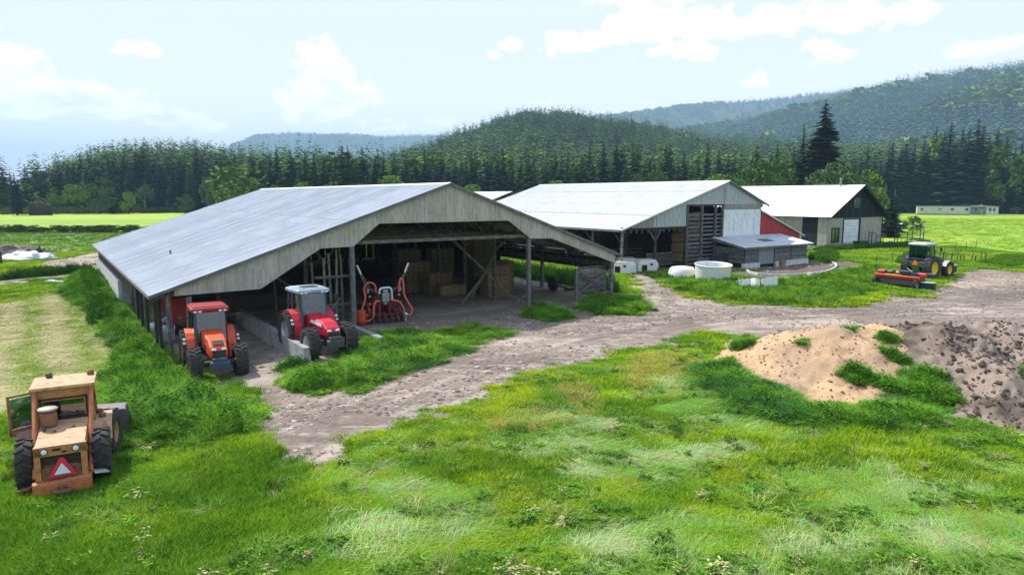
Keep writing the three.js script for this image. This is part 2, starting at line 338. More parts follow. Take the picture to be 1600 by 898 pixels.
{
  const sx = GW / (PX1 - PX0), sz = GH / (PZ1 - PZ0);
  TRACKS.forEach((P, k) => {
    const c = new THREE.CatmullRomCurve3(P.map((p) => V(p[0], 0, p[1]))), L = c.getLength(), n = Math.ceil(L / .04);
    for (let i = 0; i <= n; i++) {
      const t = i / n, p = c.getPointAt(t), d = c.getTangentAt(t), s = i * .04;
      const fade = (k < 9 ? .4 + .6 * sst(.3, .7, vn(s * .13 + k * 9, k * 3.3)) : .75 * sst(.40, .72, vn(s * .11 + k * 9, k * 3.3)));
      for (const off of [-.85, .85]) for (let w = -.3; w <= .3; w += .045) {
        const o = off + w + .12 * Math.sin(s * .21 + k), x = p.x - d.z * o, z = p.z + d.x * o;
        const a = Math.round((x - PX0) * sx), b = Math.round((z - PZ0) * sz);
        if (a < 0 || b < 0 || a >= GW || b >= GH) continue;
        const e = (1 - sst(.16, .3, Math.abs(w))) * fade, q = b * GW + a;
        if (e > track[q]) track[q] = e;
        const lug = Math.sin((s + Math.abs(w) * .9) * 2 * Math.PI / .34) > .1 ? 1 : 0;
        tread[q] = Math.max(tread[q], lug * e);
      }
    }
  });
}
function trackAt(A, x, z) { const a = Math.round((x - PX0) / (PX1 - PX0) * GW), b = Math.round((z - PZ0) / (PZ1 - PZ0) * GH); return a < 0 || b < 0 || a >= GW || b >= GH ? 0 : A[b * GW + a]; }
function groundY(x, z) {
  const e = sst(0, 6, Math.min(x - PX0, PX1 - x, z - PZ0)), b = SD.yard(x, z) > 0 ? 1 : 0;
  return dip(x, z) + e * ((fbm(x * .22, z * .22, 3) - .5) * .22 + (fbm(x * 1.1 + 3, z * 1.1, 3) - .5) * (b ? .07 : .13) - .045 * trackAt(track, x, z));
}
const COL = { dirt: [.290, .226, .176], pale: [.395, .320, .258], damp: [.135, .098, .076], straw: [.31, .285, .14], strawG: [.17, .20, .045], under: [.085, .125, .022], thatch: [.25, .26, .12], dung: [.115, .082, .066] };
function groundColour(x, z) {
  const f = fbm(x * 1.9, z * 1.9, 4), c = fbm(x * .17 + 30, z * .17, 4), g = vn(x * 9, z * 9), u = toU(x, z), v = toV(x, z);
  // turf: soil and thatch seen between the blades
  let grass = mix3(COL.under, COL.thatch, .25 * sst(.35, .7, c) + .35 * sst(.5, .8, f));
  if (SD.lodged(x, z) > -2) grass = mix3(grass, [.26, .33, .12], .5 * sst(-2, 2, SD.lodged(x, z)) * sst(.35, .65, fbm(x * .5, z * 1.2, 4)));
  const dry = Math.max(SD.dryA(x, z), SD.dryB(x, z)); if (dry > -1) grass = mix3(grass, [.36, .29, .11], .7 * sst(-.8, .8, dry + (f - .5) * 2));
  const st = SD.straw(x, z);
  if (st > -1.5) {                                           // mown strip: swaths of cut hay, raked along the barn
    const row = .5 + .5 * Math.sin(u * 2 * Math.PI / 2.6 + 2.2 * fbm(v * .12, u * .1, 2));
    grass = mix3(grass, mix3(COL.strawG, COL.straw, clamp(sst(.3, .75, row) * .8 + (f - .5) * 1.1)), sst(-1.2, .6, st + (f - .5) * 2));
  }
  grass = mix3(fieldColour(x, z), grass, sst(0, 12, Math.min(x - PX0, PX1 - x, z - PZ0)));
  const wet = sst(.42, .68, fbm(x * .28 + 70, z * .28 + 12, 4));
  let dirt = mix3(COL.dirt, COL.pale, .8 * sst(.42, .62, fbm(x * .22 + 3, z * .35, 4)));
  dirt = mix3(dirt, COL.damp, .6 * wet + .25 * sst(.55, .75, f));
  dirt = mix3(dirt, [.115, .085, .066], .88 * trackAt(tread, x, z));
  dirt = mix3(dirt, [.15, .118, .098], .4 * sst(.58, .70, fbm(x * 3.3 + 2, z * 4.1, 3)) * sst(.4, .62, fbm(x * .4 + 60, z * .5, 3)));   // scattered clods and dung
  dirt = mix3(dirt, [.47, .41, .36], .4 * sst(.56, .72, fbm(x * .9 + 31, z * 2.6 + 7, 4)));
  if (u > 9 && u < 31 && v < 1) dirt = mix3(dirt, [.135, .10, .08], .7 * sst(-9, -3, v + (f - .5) * 3) * sst(9, 13, u + (f - .5) * 4));  // dark soil before the gable, with the shed shadow put into its colour
  if (inBarn(x, z) && u > 10) dirt = mix3(dirt, [.15, .115, .078], .5 + .4 * sst(.4, .7, f));          // trampled straw, the dimness under the roof also put into its colour
  const pen = Math.max(SD.pen(x, z), (u > 44 && u < 60 && v > 11 && v < 40) ? 1 : -9); if (pen > -.5) dirt = mix3(dirt, mix3(COL.dung, COL.damp, sst(.5, .75, f)), sst(-.4, .4, pen));
  if (x > 22 && z > -75 && z < -30) dirt = mix3(dirt, COL.dung, .65 * sst(.42, .64, fbm(x * .12, z * .3 + 8, 4)));
  const b = bare(x, z), k = .84 + .32 * g * (.4 + .6 * f);
  const o = mix3(grass, dirt, b);
  return [o[0] * k, o[1] * k, o[2] * k];
}
const toS = (x) => x <= .0031308 ? x * 12.92 : 1.055 * Math.pow(x, 1 / 2.4) - .055;
{
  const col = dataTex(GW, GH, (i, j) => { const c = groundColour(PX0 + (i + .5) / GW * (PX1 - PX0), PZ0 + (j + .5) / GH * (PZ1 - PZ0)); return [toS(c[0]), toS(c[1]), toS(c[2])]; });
  const bmp = dataTex(GW, GH, (i, j) => {
    const x = PX0 + (i + .5) / GW * (PX1 - PX0), z = PZ0 + (j + .5) / GH * (PZ1 - PZ0), q = j * GW + i;
    const k = .5 + (fbm(x * 5, z * 5, 3) - .5) * .55 + (vn(x * 17, z * 17) - .5) * .22 - .28 * tread[q] + .1 * track[q]; return [k, k, k];
  }, false);
  col.wrapS = col.wrapT = bmp.wrapS = bmp.wrapT = THREE.ClampToEdgeWrapping;
  const xs = [], zs = []; for (let x = PX0; x <= PX1 + 1e-6; x += .34) xs.push(Math.min(x, PX1)); if (xs.at(-1) < PX1) xs.push(PX1);
  for (let z = PZ1; z > PZ0;) { zs.push(z); z -= z > -60 ? .3 : .6; } zs.push(PZ0);
  const nx = xs.length, nz = zs.length, pos = new Float32Array(nx * nz * 3), uv = new Float32Array(nx * nz * 2), idx = [];
  for (let j = 0; j < nz; j++) for (let i = 0; i < nx; i++) {
    const o = j * nx + i; pos.set([xs[i], groundY(xs[i], zs[j]), zs[j]], o * 3); uv.set([(xs[i] - PX0) / (PX1 - PX0), (zs[j] - PZ0) / (PZ1 - PZ0)], o * 2);
    if (i && j) idx.push(o, o - nx, o - 1, o - nx, o - nx - 1, o - 1);
  }
  const g = new THREE.BufferGeometry(); g.setAttribute('position', new THREE.BufferAttribute(pos, 3)); g.setAttribute('uv', new THREE.BufferAttribute(uv, 2)); g.setIndex(idx); g.computeVertexNormals();
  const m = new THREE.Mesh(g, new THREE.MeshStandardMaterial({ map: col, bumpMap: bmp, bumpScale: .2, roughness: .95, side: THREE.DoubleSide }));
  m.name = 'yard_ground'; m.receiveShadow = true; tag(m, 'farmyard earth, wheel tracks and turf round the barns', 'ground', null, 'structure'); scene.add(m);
}
// the fields beyond, to the foot of the hills
function fieldColour(x, z) {
  const f = fbm(x * .21, z * .21, 4), c = fbm(x * .03 + 9, z * .03, 4), g = vn(x * 1.1, z * 1.1);
  const lush = [.20, .33, .012], mid = [.10, .20, .016], rough = [.12, .20, .025];
  let o = mix3(lush, [.28, .37, .02], sst(.4, .7, c));
  o = mix3(o, mid, .5 * sst(.5, .75, f));
  if (x < 40 && z > -148 && z < -90) o = mix3(rough, mid, sst(.35, .65, fbm(x * .06, z * .3, 3)));   // rough pasture before the hedge
  if (x < -10 && z < -235) o = mix3(o, [.30, .40, .03], .6);
  if (z > -100 && x > 30) o = mix3(o, [.17, .28, .02], .5);
  const far = Math.hypot(x, z);
  if (far > 388) o = mix3(o, [.05, .065, .025], sst(388, 420, far));
  const k = .8 + .36 * g; return [o[0] * k, o[1] * k, o[2] * k];
}
{
  const X0 = -620, X1 = 620, Z0 = -760, Z1 = 60, n = 2048, m = 1024;
  const col = dataTex(n, m, (i, j) => { const c = fieldColour(X0 + (i + .5) / n * (X1 - X0), Z0 + (j + .5) / m * (Z1 - Z0)); return [toS(c[0]), toS(c[1]), toS(c[2])]; });
  const xs = [-9000, -4000, -1500, X0, -400, -250, -150, PX0, 0, PX1, 150, 250, 400, X1, 1500, 4000, 9000], zs = [9000, 3000, 600, Z1, PZ1, -60, PZ0, -200, -300, -420, -560, Z0, -1500, -4000, -9000];
  const pos = [], uv = [], nor = [];
  for (let j = 1; j < zs.length; j++) for (let i = 1; i < xs.length; i++) {
    if (xs[i] <= PX1 && xs[i - 1] >= PX0 && zs[j - 1] <= PZ1 && zs[j] >= PZ0) continue;
    for (const [a, b] of [[i - 1, j - 1], [i, j - 1], [i, j], [i - 1, j - 1], [i, j], [i - 1, j]]) { pos.push(xs[a], 0, zs[b]); nor.push(0, 1, 0); uv.push((xs[a] - X0) / (X1 - X0), (zs[b] - Z0) / (Z1 - Z0)); }
  }
  const g = new THREE.BufferGeometry(); g.setAttribute('position', new THREE.Float32BufferAttribute(pos, 3)); g.setAttribute('normal', new THREE.Float32BufferAttribute(nor, 3)); g.setAttribute('uv', new THREE.Float32BufferAttribute(uv, 2));
  const me = new THREE.Mesh(g, new THREE.MeshStandardMaterial({ map: col, roughness: .95, side: THREE.DoubleSide })); me.name = 'ground'; me.receiveShadow = true;
  tag(me, 'bright green hay fields round the farmyard out to the woods', 'field', null, 'structure'); scene.add(me);
}

// ================================================================ BUILDINGS
const pick = (a, i) => a[((i * 7 + (i >> 2) * 3) % 11) % a.length];
// one ribbed sheet of metal lying in the plane from eave edge to ridge edge: p = corner, ax = along the eave, up = up the slope
function ribSheet(p, ax, up, w, len, rib = .028, sp = .3) {
  const nrm = ax.clone().cross(up).normalize(); if (nrm.y < 0) nrm.negate();
  const prof = [[0, 0]]; for (let x = sp / 2; x < w - .02; x += sp) prof.push([x - .035, 0], [x - .015, rib], [x + .015, rib], [x + .035, 0]); prof.push([w, 0]);
  const pos = [], uv = [];
  const P = (q, l) => p.clone().addScaledVector(ax, q[0]).addScaledVector(nrm, q[1]).addScaledVector(up, l);
  for (let i = 1; i < prof.length; i++) {
    const a = P(prof[i - 1], 0), b = P(prof[i], 0), c = P(prof[i], len), d = P(prof[i - 1], len);
    for (const [q, s, t] of [[a, prof[i - 1][0], 0], [b, prof[i][0], 0], [c, prof[i][0], len], [a, prof[i - 1][0], 0], [c, prof[i][0], len], [d, prof[i - 1][0], len]]) { pos.push(q.x, q.y, q.z); uv.push(s + p.z, t + p.x); }
  }
  const g = new THREE.BufferGeometry(); g.setAttribute('position', new THREE.Float32BufferAttribute(pos, 3)); g.setAttribute('uv', new THREE.Float32BufferAttribute(uv, 2)); g.computeVertexNormals();
  return g;
}
// a roof slope laid with sheets: eave line (ue, ye) to ridge (ur, yr), from depth v0 to v1, in courses
function slope(parent, ue, ye, ur, yr, v0, v1, cols, courses, mats, seed = 1, rib = .028, sp = .3) {
  const r = rng(seed), up = V(ur - ue, yr - ye, 0), L = up.length(); up.normalize();
  const w = (v1 - v0) / cols, ax = V(0, 0, -1), nrm = ax.clone().cross(up).normalize(); if (nrm.y < 0) nrm.negate();
  let l0 = 0;
  courses.forEach((f, k) => {
    const l1 = L * f;
    for (let i = 0; i < cols; i++) {
      const p = V(ue, ye, -(v0 + i * w)).addScaledVector(up, l0).addScaledVector(nrm, .004 + .022 * (k % 2) + .006 * r());
      part('roof_panel', ribSheet(p, ax, up, w + .035, l1 - l0 + (k < courses.length - 1 ? -.02 : 0), rib, sp), mats[Math.floor(r() * mats.length)], parent);
    }
    l0 = l1;
  });
}
const poly = (pts) => (u) => { for (let i = 1; i < pts.length; i++) if (u <= pts[i][0]) { const a = pts[i - 1], b = pts[i]; return lerp(a[1], b[1], (u - a[0]) / Math.max(1e-6, b[0] - a[0])); } return pts.at(-1)[1]; };
// upright ribbed siding between two outlines, in strips; plane z = zc facing +z, or along the side wall (side = true: runs in depth at x = xc)
function clad(parent, name, u0, u1, top, bot, c, mats, strip = .9, side = 0, rib = .022, sp = .3) {
  const n = Math.max(1, Math.round((u1 - u0) / strip)), w = (u1 - u0) / n;
  for (let i = 0; i < n; i++) {
    const a0 = u0 + i * w, prof = [[a0 + .004, 0]];
    for (let x = a0 + sp / 2; x < a0 + w - .05; x += sp) prof.push([x - .03, 0], [x - .012, rib], [x + .012, rib], [x + .03, 0]);
    prof.push([a0 + w - .004, 0]);
    const pos = [], uv = [];
    const P = (q, y) => side ? [c + side * (q[1] + .004 * (i % 2)), y, -q[0]] : [q[0], y, c + q[1] + .004 * (i % 2)];
    for (let k = 1; k < prof.length; k++) {
      const A = prof[k - 1], B = prof[k], e = 1e-4, q = [[A, bot(A[0] + e)], [B, bot(B[0] - e)], [B, top(B[0] - e)], [A, bot(A[0] + e)], [B, top(B[0] - e)], [A, top(A[0] + e)]];
      if (top(A[0]) - bot(A[0]) < .01 && top(B[0]) - bot(B[0]) < .01) continue;
      for (const [s, y] of q) { pos.push(...P(s, y)); uv.push(s[0] + i * .77, y); }
    }
    if (!pos.length) continue;
    const g = new THREE.BufferGeometry(); g.setAttribute('position', new THREE.Float32BufferAttribute(pos, 3)); g.setAttribute('uv', new THREE.Float32BufferAttribute(uv, 2)); g.computeVertexNormals();
    part(name, g, pick(mats, i), parent);
  }
}
const flat = (y) => () => y;
const yard = (u, v, y = 0) => { const [x, z] = fromUV(u, v); return [x, y, z]; };
const gy = (u, v) => { const [x, z] = fromUV(u, v); return groundY(x, z); };

// ---------------------------------------------------------------- the long open-fronted hay and machinery shed
const shed = thing('machinery_shed', 'long open-fronted pole barn with pale metal roof sheltering tractors and hay', 'barn', null, BO[0], 0, BO[1], TURN);
{
  const B = shed, EL = [-.9, 2.88], RG = [16.86, 8.80], ER = [32.1, 3.42], V0 = -.35, V1 = 45.5;
  slope(B, EL[0], EL[1], RG[0], RG[1], V0, V1, 50, [.62, 1], C.roof, 3, .034, .3);
  slope(B, ER[0], ER[1], RG[0], RG[1], V0, V1, 50, [1], C.roof, 4, .03, .3);
  part('ridge_cap', [prism([[-.28, -.1], [0, .02], [.28, -.1], [.28, -.075], [0, .05], [-.28, -.075]], V1 - V0 + .1).translate(RG[0], RG[1] + .03, -(V0 + V1) / 2)], C.roof[0], B);
  // barge trim along the gable edges, eave trim
  part('barge_trim', [beam([EL[0] - .05, EL[1] - .05, -V0 + .04], [RG[0], RG[1] - .02, -V0 + .04], .06, .16)], C.trim, B);
  part('barge_trim', [beam([RG[0], RG[1] - .02, -V0 + .04], [ER[0] + .05, ER[1] - .05, -V0 + .04], .06, .16)], C.trim, B);
  part('eave_trim', [beam([EL[0] - .02, EL[1] - .09, -V0], [EL[0] - .02, EL[1] - .09, -V1], .05, .12)], C.timber[0], B);
  part('eave_trim', [beam([ER[0] + .02, ER[1] - .09, -V0], [ER[0] + .02, ER[1] - .09, -V1], .05, .12)], C.timber[0], B);
  part('roof_vent', [cyl([2.2, 3.85, -14], [2.2, 4.2, -14], .06, .06, 8)], C.iron, B);
  // front gable siding
  const top = poly([[EL[0], EL[1] - .04], [RG[0], RG[1] - .06], [ER[0], ER[1] - .04]]);
  const bot = poly([[-.9, 2.82], [.2, 2.8], [4.7, 2.84], [8.2, 4.96], [10.2, 4.98], [11.9, 6.32], [21.5, 6.32], [23.4, 5.0], [25.3, 4.95], [31.4, 2.85], [32.1, 2.82]]);
  clad(B, 'gable_panel', .3, 31.6, top, bot, .16, C.clad, .9);
  // header timbers behind the siding's lower edge
  const hd = [[.2, 2.9], [4.7, 2.94], [8.2, 5.06], [10.2, 5.08], [11.9, 6.42], [21.5, 6.42], [23.4, 5.1], [25.3, 5.05], [31.4, 2.95]];
  for (let i = 1; i < hd.length; i++) part('header_beam', [beam([...hd[i - 1], .05], [...hd[i], .05], .14, .2)], C.timber[1], B);
  // frames: posts, rafters and struts every 4.5 m
  const roofY = (u) => u < RG[0] ? lerp(EL[1], RG[1], (u - EL[0]) / (RG[0] - EL[0])) : lerp(ER[1], RG[1], (ER[0] - u) / (ER[0] - RG[0]));
  for (let k = 0; k <= 10; k++) {
    const v = k * 4.5, z = -v;
    for (const [u, s] of [[0, .2], [10.15, .26], [23.35, .24], [31.35, .24]]) {
      if (k && u === 10.15 && k % 2) continue;
      if (u === 31.35 && k % 2 && k > 0) continue;
      const g0 = gy(u, v) - .25, tp = roofY(u) - .22;
      part('post', [bx(s, tp - g0, s, u, (tp + g0) / 2, z)], k ? pick(C.timber, k + Math.round(u)) : C.grey[u > 5 ? 0 : 1], B);
    }
    part('rafter', [beam([EL[0] + .2, EL[1] - .16, z], [RG[0], RG[1] - .2, z], .1, .26)], C.timber[1], B);
    part('rafter', [beam([RG[0], RG[1] - .2, z], [ER[0] - .2, ER[1] - .16, z], .1, .26)], C.timber[1], B);
    part('tie_beam', [beam([10.15, 5.2, z - .14], [23.35, 5.2, z - .14], .08, .24)], C.timber[0], B);
    for (const [a, b] of [[[10.15, 4.0], [12.2, 6.3]], [[23.35, 4.0], [21.4, 6.3]], [[10.15, 3.6], [8.4, 5.3]], [[23.35, 3.9], [25.2, 5.4]], [[31.35, 2.2], [30, 3.5]], [[14, 5.3], [16.86, 8.2]], [[19.6, 5.3], [16.86, 8.2]]])
      if (k) part('brace', [beam([...a, z + .16], [...b, z + .16], .06, .15)], pick(C.timber, k), B);
  }
  for (const u of [.2, 3, 6, 9, 12, 15, 18.8, 21.8, 24.8, 27.8, 31]) part('purlin', [beam([u, roofY(u) - .07, -V0], [u, roofY(u) - .07, -V1], .09, .08)], C.timber[1], B);
  // extra posts of the open left bays
  for (const v of [1.35, 3.0, 6.8, 9.6, 11.7]) part('post', [bx(.17, 3.7, .17, -.28, 1.05, -v)], pick(C.dark, Math.round(v)), B);
  part('post', [bx(.2, 3.4, .24, .95, 1.0, .1, 0, .2, -.03)], C.grey[2], B);
  part('post_block', [bx(.3, .5, .34, .92, -.55, .12)], C.timber[2], B);
  // left side: limewashed concrete wall with dark boards above
  part('side_wall', [bx(.2, 2.3, 24.4, -.55, .35, -33.2)], C.lime, B);
  part('wall_return', [bx(2.6, 2.3, .2, .86, .35, -20.9)], C.concrete, B);
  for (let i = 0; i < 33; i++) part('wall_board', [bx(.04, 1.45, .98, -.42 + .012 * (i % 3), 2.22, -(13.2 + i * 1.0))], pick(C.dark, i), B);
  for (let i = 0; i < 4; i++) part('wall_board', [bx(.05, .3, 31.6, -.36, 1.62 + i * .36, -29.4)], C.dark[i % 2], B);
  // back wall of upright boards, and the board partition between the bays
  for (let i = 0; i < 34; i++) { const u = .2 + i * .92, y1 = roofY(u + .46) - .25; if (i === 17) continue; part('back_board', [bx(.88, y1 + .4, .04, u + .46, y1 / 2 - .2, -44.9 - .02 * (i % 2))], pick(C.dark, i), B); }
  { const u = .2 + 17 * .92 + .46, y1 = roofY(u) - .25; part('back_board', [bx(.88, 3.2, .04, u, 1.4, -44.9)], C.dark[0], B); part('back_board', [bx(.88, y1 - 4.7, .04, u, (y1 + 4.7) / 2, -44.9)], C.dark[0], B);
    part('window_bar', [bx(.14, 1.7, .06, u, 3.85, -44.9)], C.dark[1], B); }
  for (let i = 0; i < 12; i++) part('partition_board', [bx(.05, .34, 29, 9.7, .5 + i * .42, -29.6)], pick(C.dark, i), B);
  // loose rails and planks beside the middle post
  for (const [u, h, t] of [[8.6, 4.4, .0], [8.95, 4.7, .02], [9.35, 4.9, -.02], [7.9, 4.2, .03], [9.7, 4.6, .01]]) part('wall_plank', [bx(.14, h, .05, u, h / 2 - .1, -.3 - u * .03, 0, 0, t)], pick(C.timber, Math.round(u * 3)), B);
  for (const y of [1.5, 3.2]) part('cross_rail', [bx(2.2, .16, .06, 9.0, y, -.24)], C.timber[1], B);
  part('brace', [beam([8.1, .3, -.2], [9.4, 1.9, -.2], .05, .12)], C.timber[0], B);
  part('plank', [beam([5.4, 3.9, -4], [8.3, 1.6, -2.2], .08, .18)], C.timber[0], B);
  part('plank', [beam([7.2, 0, -6], [7.1, 3.0, -6], .1, .1)], C.timber[2], B);
  // braced bents of the right aisle
  const X = (a, b) => part('brace', [beam(a, b, .07, .17)], pick(C.timber, Math.round(a[0] + b[1])), B);
  X([19.6, 4.9, -4.6], [24.4, -.1, -2.6]); X([22.6, 2.3, -4.4], [20.2, .0, -4.2]); X([23.2, 3.4, -4.4], [21.2, .4, -4.4]); X([22.2, 1.0, -1.2], [24.2, .2, -.2]); X([22.3, .1, -.6], [24.0, 1.0, -.9]);
  X([31.2, 2.3, .02], [28.2, .5, -.4]); X([28.4, 2.2, -.3], [31.2, .5, -.1]);
  part('post', [bx(.2, 2.6, .2, 28.2, 1.2, -.5)], C.timber[2], B);
  for (let i = 0; i < 7; i++) part('side_plank', [bx(2.9, .25, .05, 29.9, .75 + i * .29, -.62 - .012 * (i % 2))], pick(C.grey, i), B);
  for (let i = 0; i < 3; i++) part('rail', [bx(1.6, .09, .07, 30.4, .15 + i * .22, .06)], C.timber[i % 3], B);
  for (let i = 0; i < 29; i++) part('aisle_board', [bx(.05, 3.6, 1.02, 31.5 + .012 * (i % 2), 1.75, -(16.5 + i))], pick(C.dark, i), B);
  for (let i = 0; i < 3; i++) part('aisle_rail', [bx(.05, .3, 16.2, 31.5, 2.35 + i * .33, -8.0)], pick(C.dark, i), B);
  part('side_beam', [beam([31.35, 2.75, .1], [31.35, 2.75, -44], .16, .26)], C.timber[0], B);
  part('feed_kerb', [prism([[-.2, -.55], [.2, -.55], [.17, .45], [-.17, .45]], 22, .02).translate(5.3, .05, -4.9)], C.concrete, B, 'low grey concrete kerb wall running out between the two tractors');
  part('feed_kerb', [prism([[-.2, -.55], [.2, -.55], [.17, .3], [-.17, .3]], 6, .02).translate(9.6, .1, 2.4)], C.concrete, B);
}

// ---------------------------------------------------------------- the cattle barn with slatted loft front
const barn = thing('cattle_barn', 'grey-roofed cattle barn with slatted hay front, white panel and red lean-to gable', 'barn', null, ...yard(43.8, 12.1), TURN);
{
  const B = barn, EL = [-.35, 4.55], RG = [16.55, 9.72], ER = [23.75, 6.95], V1 = 36;     // local u from the left front corner
  slope(B, EL[0], EL[1], RG[0], RG[1], -.4, V1, 32, [.27, .52, .77, 1], C.roofB, 8, .025, .3);
  slope(B, ER[0], ER[1], RG[0], RG[1], -.4, V1, 32, [1], C.roofB, 9);
  slope(B, 31.9, 3.0, 22.7, 6.3, -.3, V1, 20, [1], C.roofB, 10);                        // lean-to on the far side
  part('barge_trim', [beam([EL[0], EL[1] - .06, .44], [RG[0], RG[1] - .04, .44], .05, .14)], C.cladB[0], B);
  part('barge_trim', [beam([RG[0], RG[1] - .03, .44], [ER[0] + .25, ER[1] - .13, .44], .07, .22)], C.trim, B);
  part('barge_trim', [beam([22.7, 6.26, .34], [31.95, 2.94, .34], .06, .16)], C.roofB[0], B);
  part('eave_trim', [beam([EL[0], EL[1] - .12, .4], [EL[0], EL[1] - .12, -V1], .05, .16)], C.grey[2], B);
  part('ridge_cap', [prism([[-.25, -.09], [0, .02], [.25, -.11], [.25, -.085], [0, .05], [-.25, -.065]], V1 + .5).translate(RG[0], RG[1] + .03, -V1 / 2 + .2)], C.roofB[1], B);
  const top = poly([[EL[0], EL[1] - .06], [RG[0], RG[1] - .07], [ER[0], ER[1] - .06]]);
  clad(B, 'gable_panel', 9.7, 23.4, top, flat(7.06), .12, C.cladB, .95);
  clad(B, 'gable_panel', 4.6, 9.66, top, flat(4.7), .12, C.cladB, .95);
  clad(B, 'gable_panel', 1.4, 4.6, top, flat(4.68), .11, C.cladOld, .8);
  clad(B, 'weathered_panel', 15.9, 22.9, flat(7.06), flat(6.42), .11, C.cladOld, 1.2);
  clad(B, 'white_panel', 15.95, 22.85, flat(6.42), flat(2.9), .13, C.white, 1.15, 0, .01, .38);
  clad(B, 'red_panel', 22.85, 31.2, poly([[22.85, 6.15], [31.4, 3.0]]), flat(2.6), .10, C.red, .95, 0, .012, .3);
  const post = (u, v, h, m = C.dark[0], s = .24) => part('post', [bx(s, h + .3, s, u, h / 2 - .15, -v)], m, B);
  for (let v = 0; v <= 36; v += 4.5) { post(.15, v, 4.5, v ? C.timber[1] : C.grey[2], .2); post(9.7, v, 7, C.dark[1]); post(16, v, 9, C.dark[0]); post(22.9, v, 6.4, C.dark[1]); post(5.0, v, 5.8, C.dark[0]); if (v) post(31.4, v, 2.9, C.dark[0]); }
  for (let v = 0; v <= 36; v += 4.5) {
    part('rafter', [beam([0, 4.4, -v - .2], [16.5, 9.45, -v - .2], .1, .25)], C.dark[0], B);
    part('rafter', [beam([16.5, 9.45, -v - .2], [23.6, 6.75, -v - .2], .1, .25)], C.dark[0], B);
    part('brace', [beam([5, 3.2, -v], [3.6, 5.0, -v], .07, .16)], C.timber[0], B); part('brace', [beam([5, 3.2, -v], [6.6, 5.6, -v], .07, .16)], C.timber[0], B);
    part('brace', [beam([.15, 3.1, -v], [.15, 4.3, -v - 1.3], .07, .14)], C.dark[0], B);
  }
  part('front_beam', [beam([0, 4.62, 0], [9.7, 4.62, 0], .16, .3)], C.dark[1], B);
  part('loft_beam', [beam([9.6, 7.02, 0], [16, 7.02, 0], .16, .24)], C.dark[1], B);
  // rafter ends that show against the light along the front
  for (let i = 0; i < 11; i++) part('rafter_end', [bx(.22, .3, .06, .7 + i * .82, 4.3, -.15)], pick(C.timber, i), B);
  // slatted hay front
  for (const u of [9.85, 12.3, 14.6, 15.85]) part('front_post', [bx(.24, 7.0, .2, u, 3.4, .06)], C.grey[1], B);
  for (let i = 0; i < 13; i++) part('slat', [bx(5.9, .23, .05, 12.85, .45 + i * .455, -.1 - .01 * (i % 2), 0, 0, .003 * ((i * 5) % 3 - 1))], pick(C.grey, i), B);
  part('loft_brace', [tube([[14.7, 6.1, 0], [14.9, 6.6, 0], [15.7, 6.95, 0]], .05, 8, 6)], C.grey[1], B); part('loft_brace', [tube([[12.25, 6.1, 0], [12.1, 6.7, 0], [11.7, 6.95, 0]], .05, 8, 6)], C.grey[1], B);
  // rear and far walls, feed rails, the dark deep interior
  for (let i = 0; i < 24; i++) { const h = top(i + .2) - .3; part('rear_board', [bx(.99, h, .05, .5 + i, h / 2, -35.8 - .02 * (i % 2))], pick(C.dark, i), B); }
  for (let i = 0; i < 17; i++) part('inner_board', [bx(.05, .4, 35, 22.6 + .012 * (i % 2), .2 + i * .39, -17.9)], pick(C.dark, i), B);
  for (let i = 0; i < 4; i++) part('rail', [bx(9.3, .16, .06, 4.9, .6 + i * .42, -6.3)], pick(C.timber, i), B);
  for (let i = 0; i < 5; i++) part('feed_front', [bx(4.2, .2, .06, 7.5, .45 + i * .3, -1.6 - .01 * i)], pick(C.timber, i), B);
  part('feed_bunk', [bx(3.0, .9, .1, 3.0, 1.3, -7.4)], C.cladB[0], B); 
  for (let i = 0; i < 3; i++) part('side_rail', [bx(.06, .14, 30, .15, 1.0 + i * .45, -18)], C.timber[i], B);
  part('loft_floor', [bx(6.2, .16, 10, 12.9, .35, -5.2)], C.dark[0], B);
  // pen gate beside the low shed
  for (let i = 0; i < 4; i++) part('pen_rail', [bx(2.9, .2, .06, 14.3, .35 + i * .36, 2.0)], pick(C.dark, i), B);
  for (const u of [12.9, 15.7]) part('pen_post', [bx(.14, 1.7, .14, u, .8, 2.0)], C.dark[0], B);
  for (const u of [10.5, 12.2]) part('pen_post', [bx(.12, 1.3, .12, u, .6, 1.3)], C.grey[1], B);
  part('pen_rail', [bx(1.9, .5, .06, 11.3, 1.0, 1.3)], C.grey[1], B);
}
// bales in the loft of the cattle barn
for (let i = 0; i < 5; i++) for (const [k, du] of [[0, 0], [1, 1.75]])
  solo('hay_bale', [rb(1.7, 1.15, 1.7, .3, 0, .575, 0, 0, 0, 0, 3)], pick(C.hay, i * 2 + k), `round-edged hay bale behind the loft slats, ${['bottom', 'second', 'third', 'fourth', 'top'][i]} of the ${k ? 'right' : 'left'} column`, 'hay bale', 'bales stacked behind the slatted front', ...yard(43.8 + 11.1 + du, 13.9, .45 + i * 1.15), TURN + .04 * (i % 3));

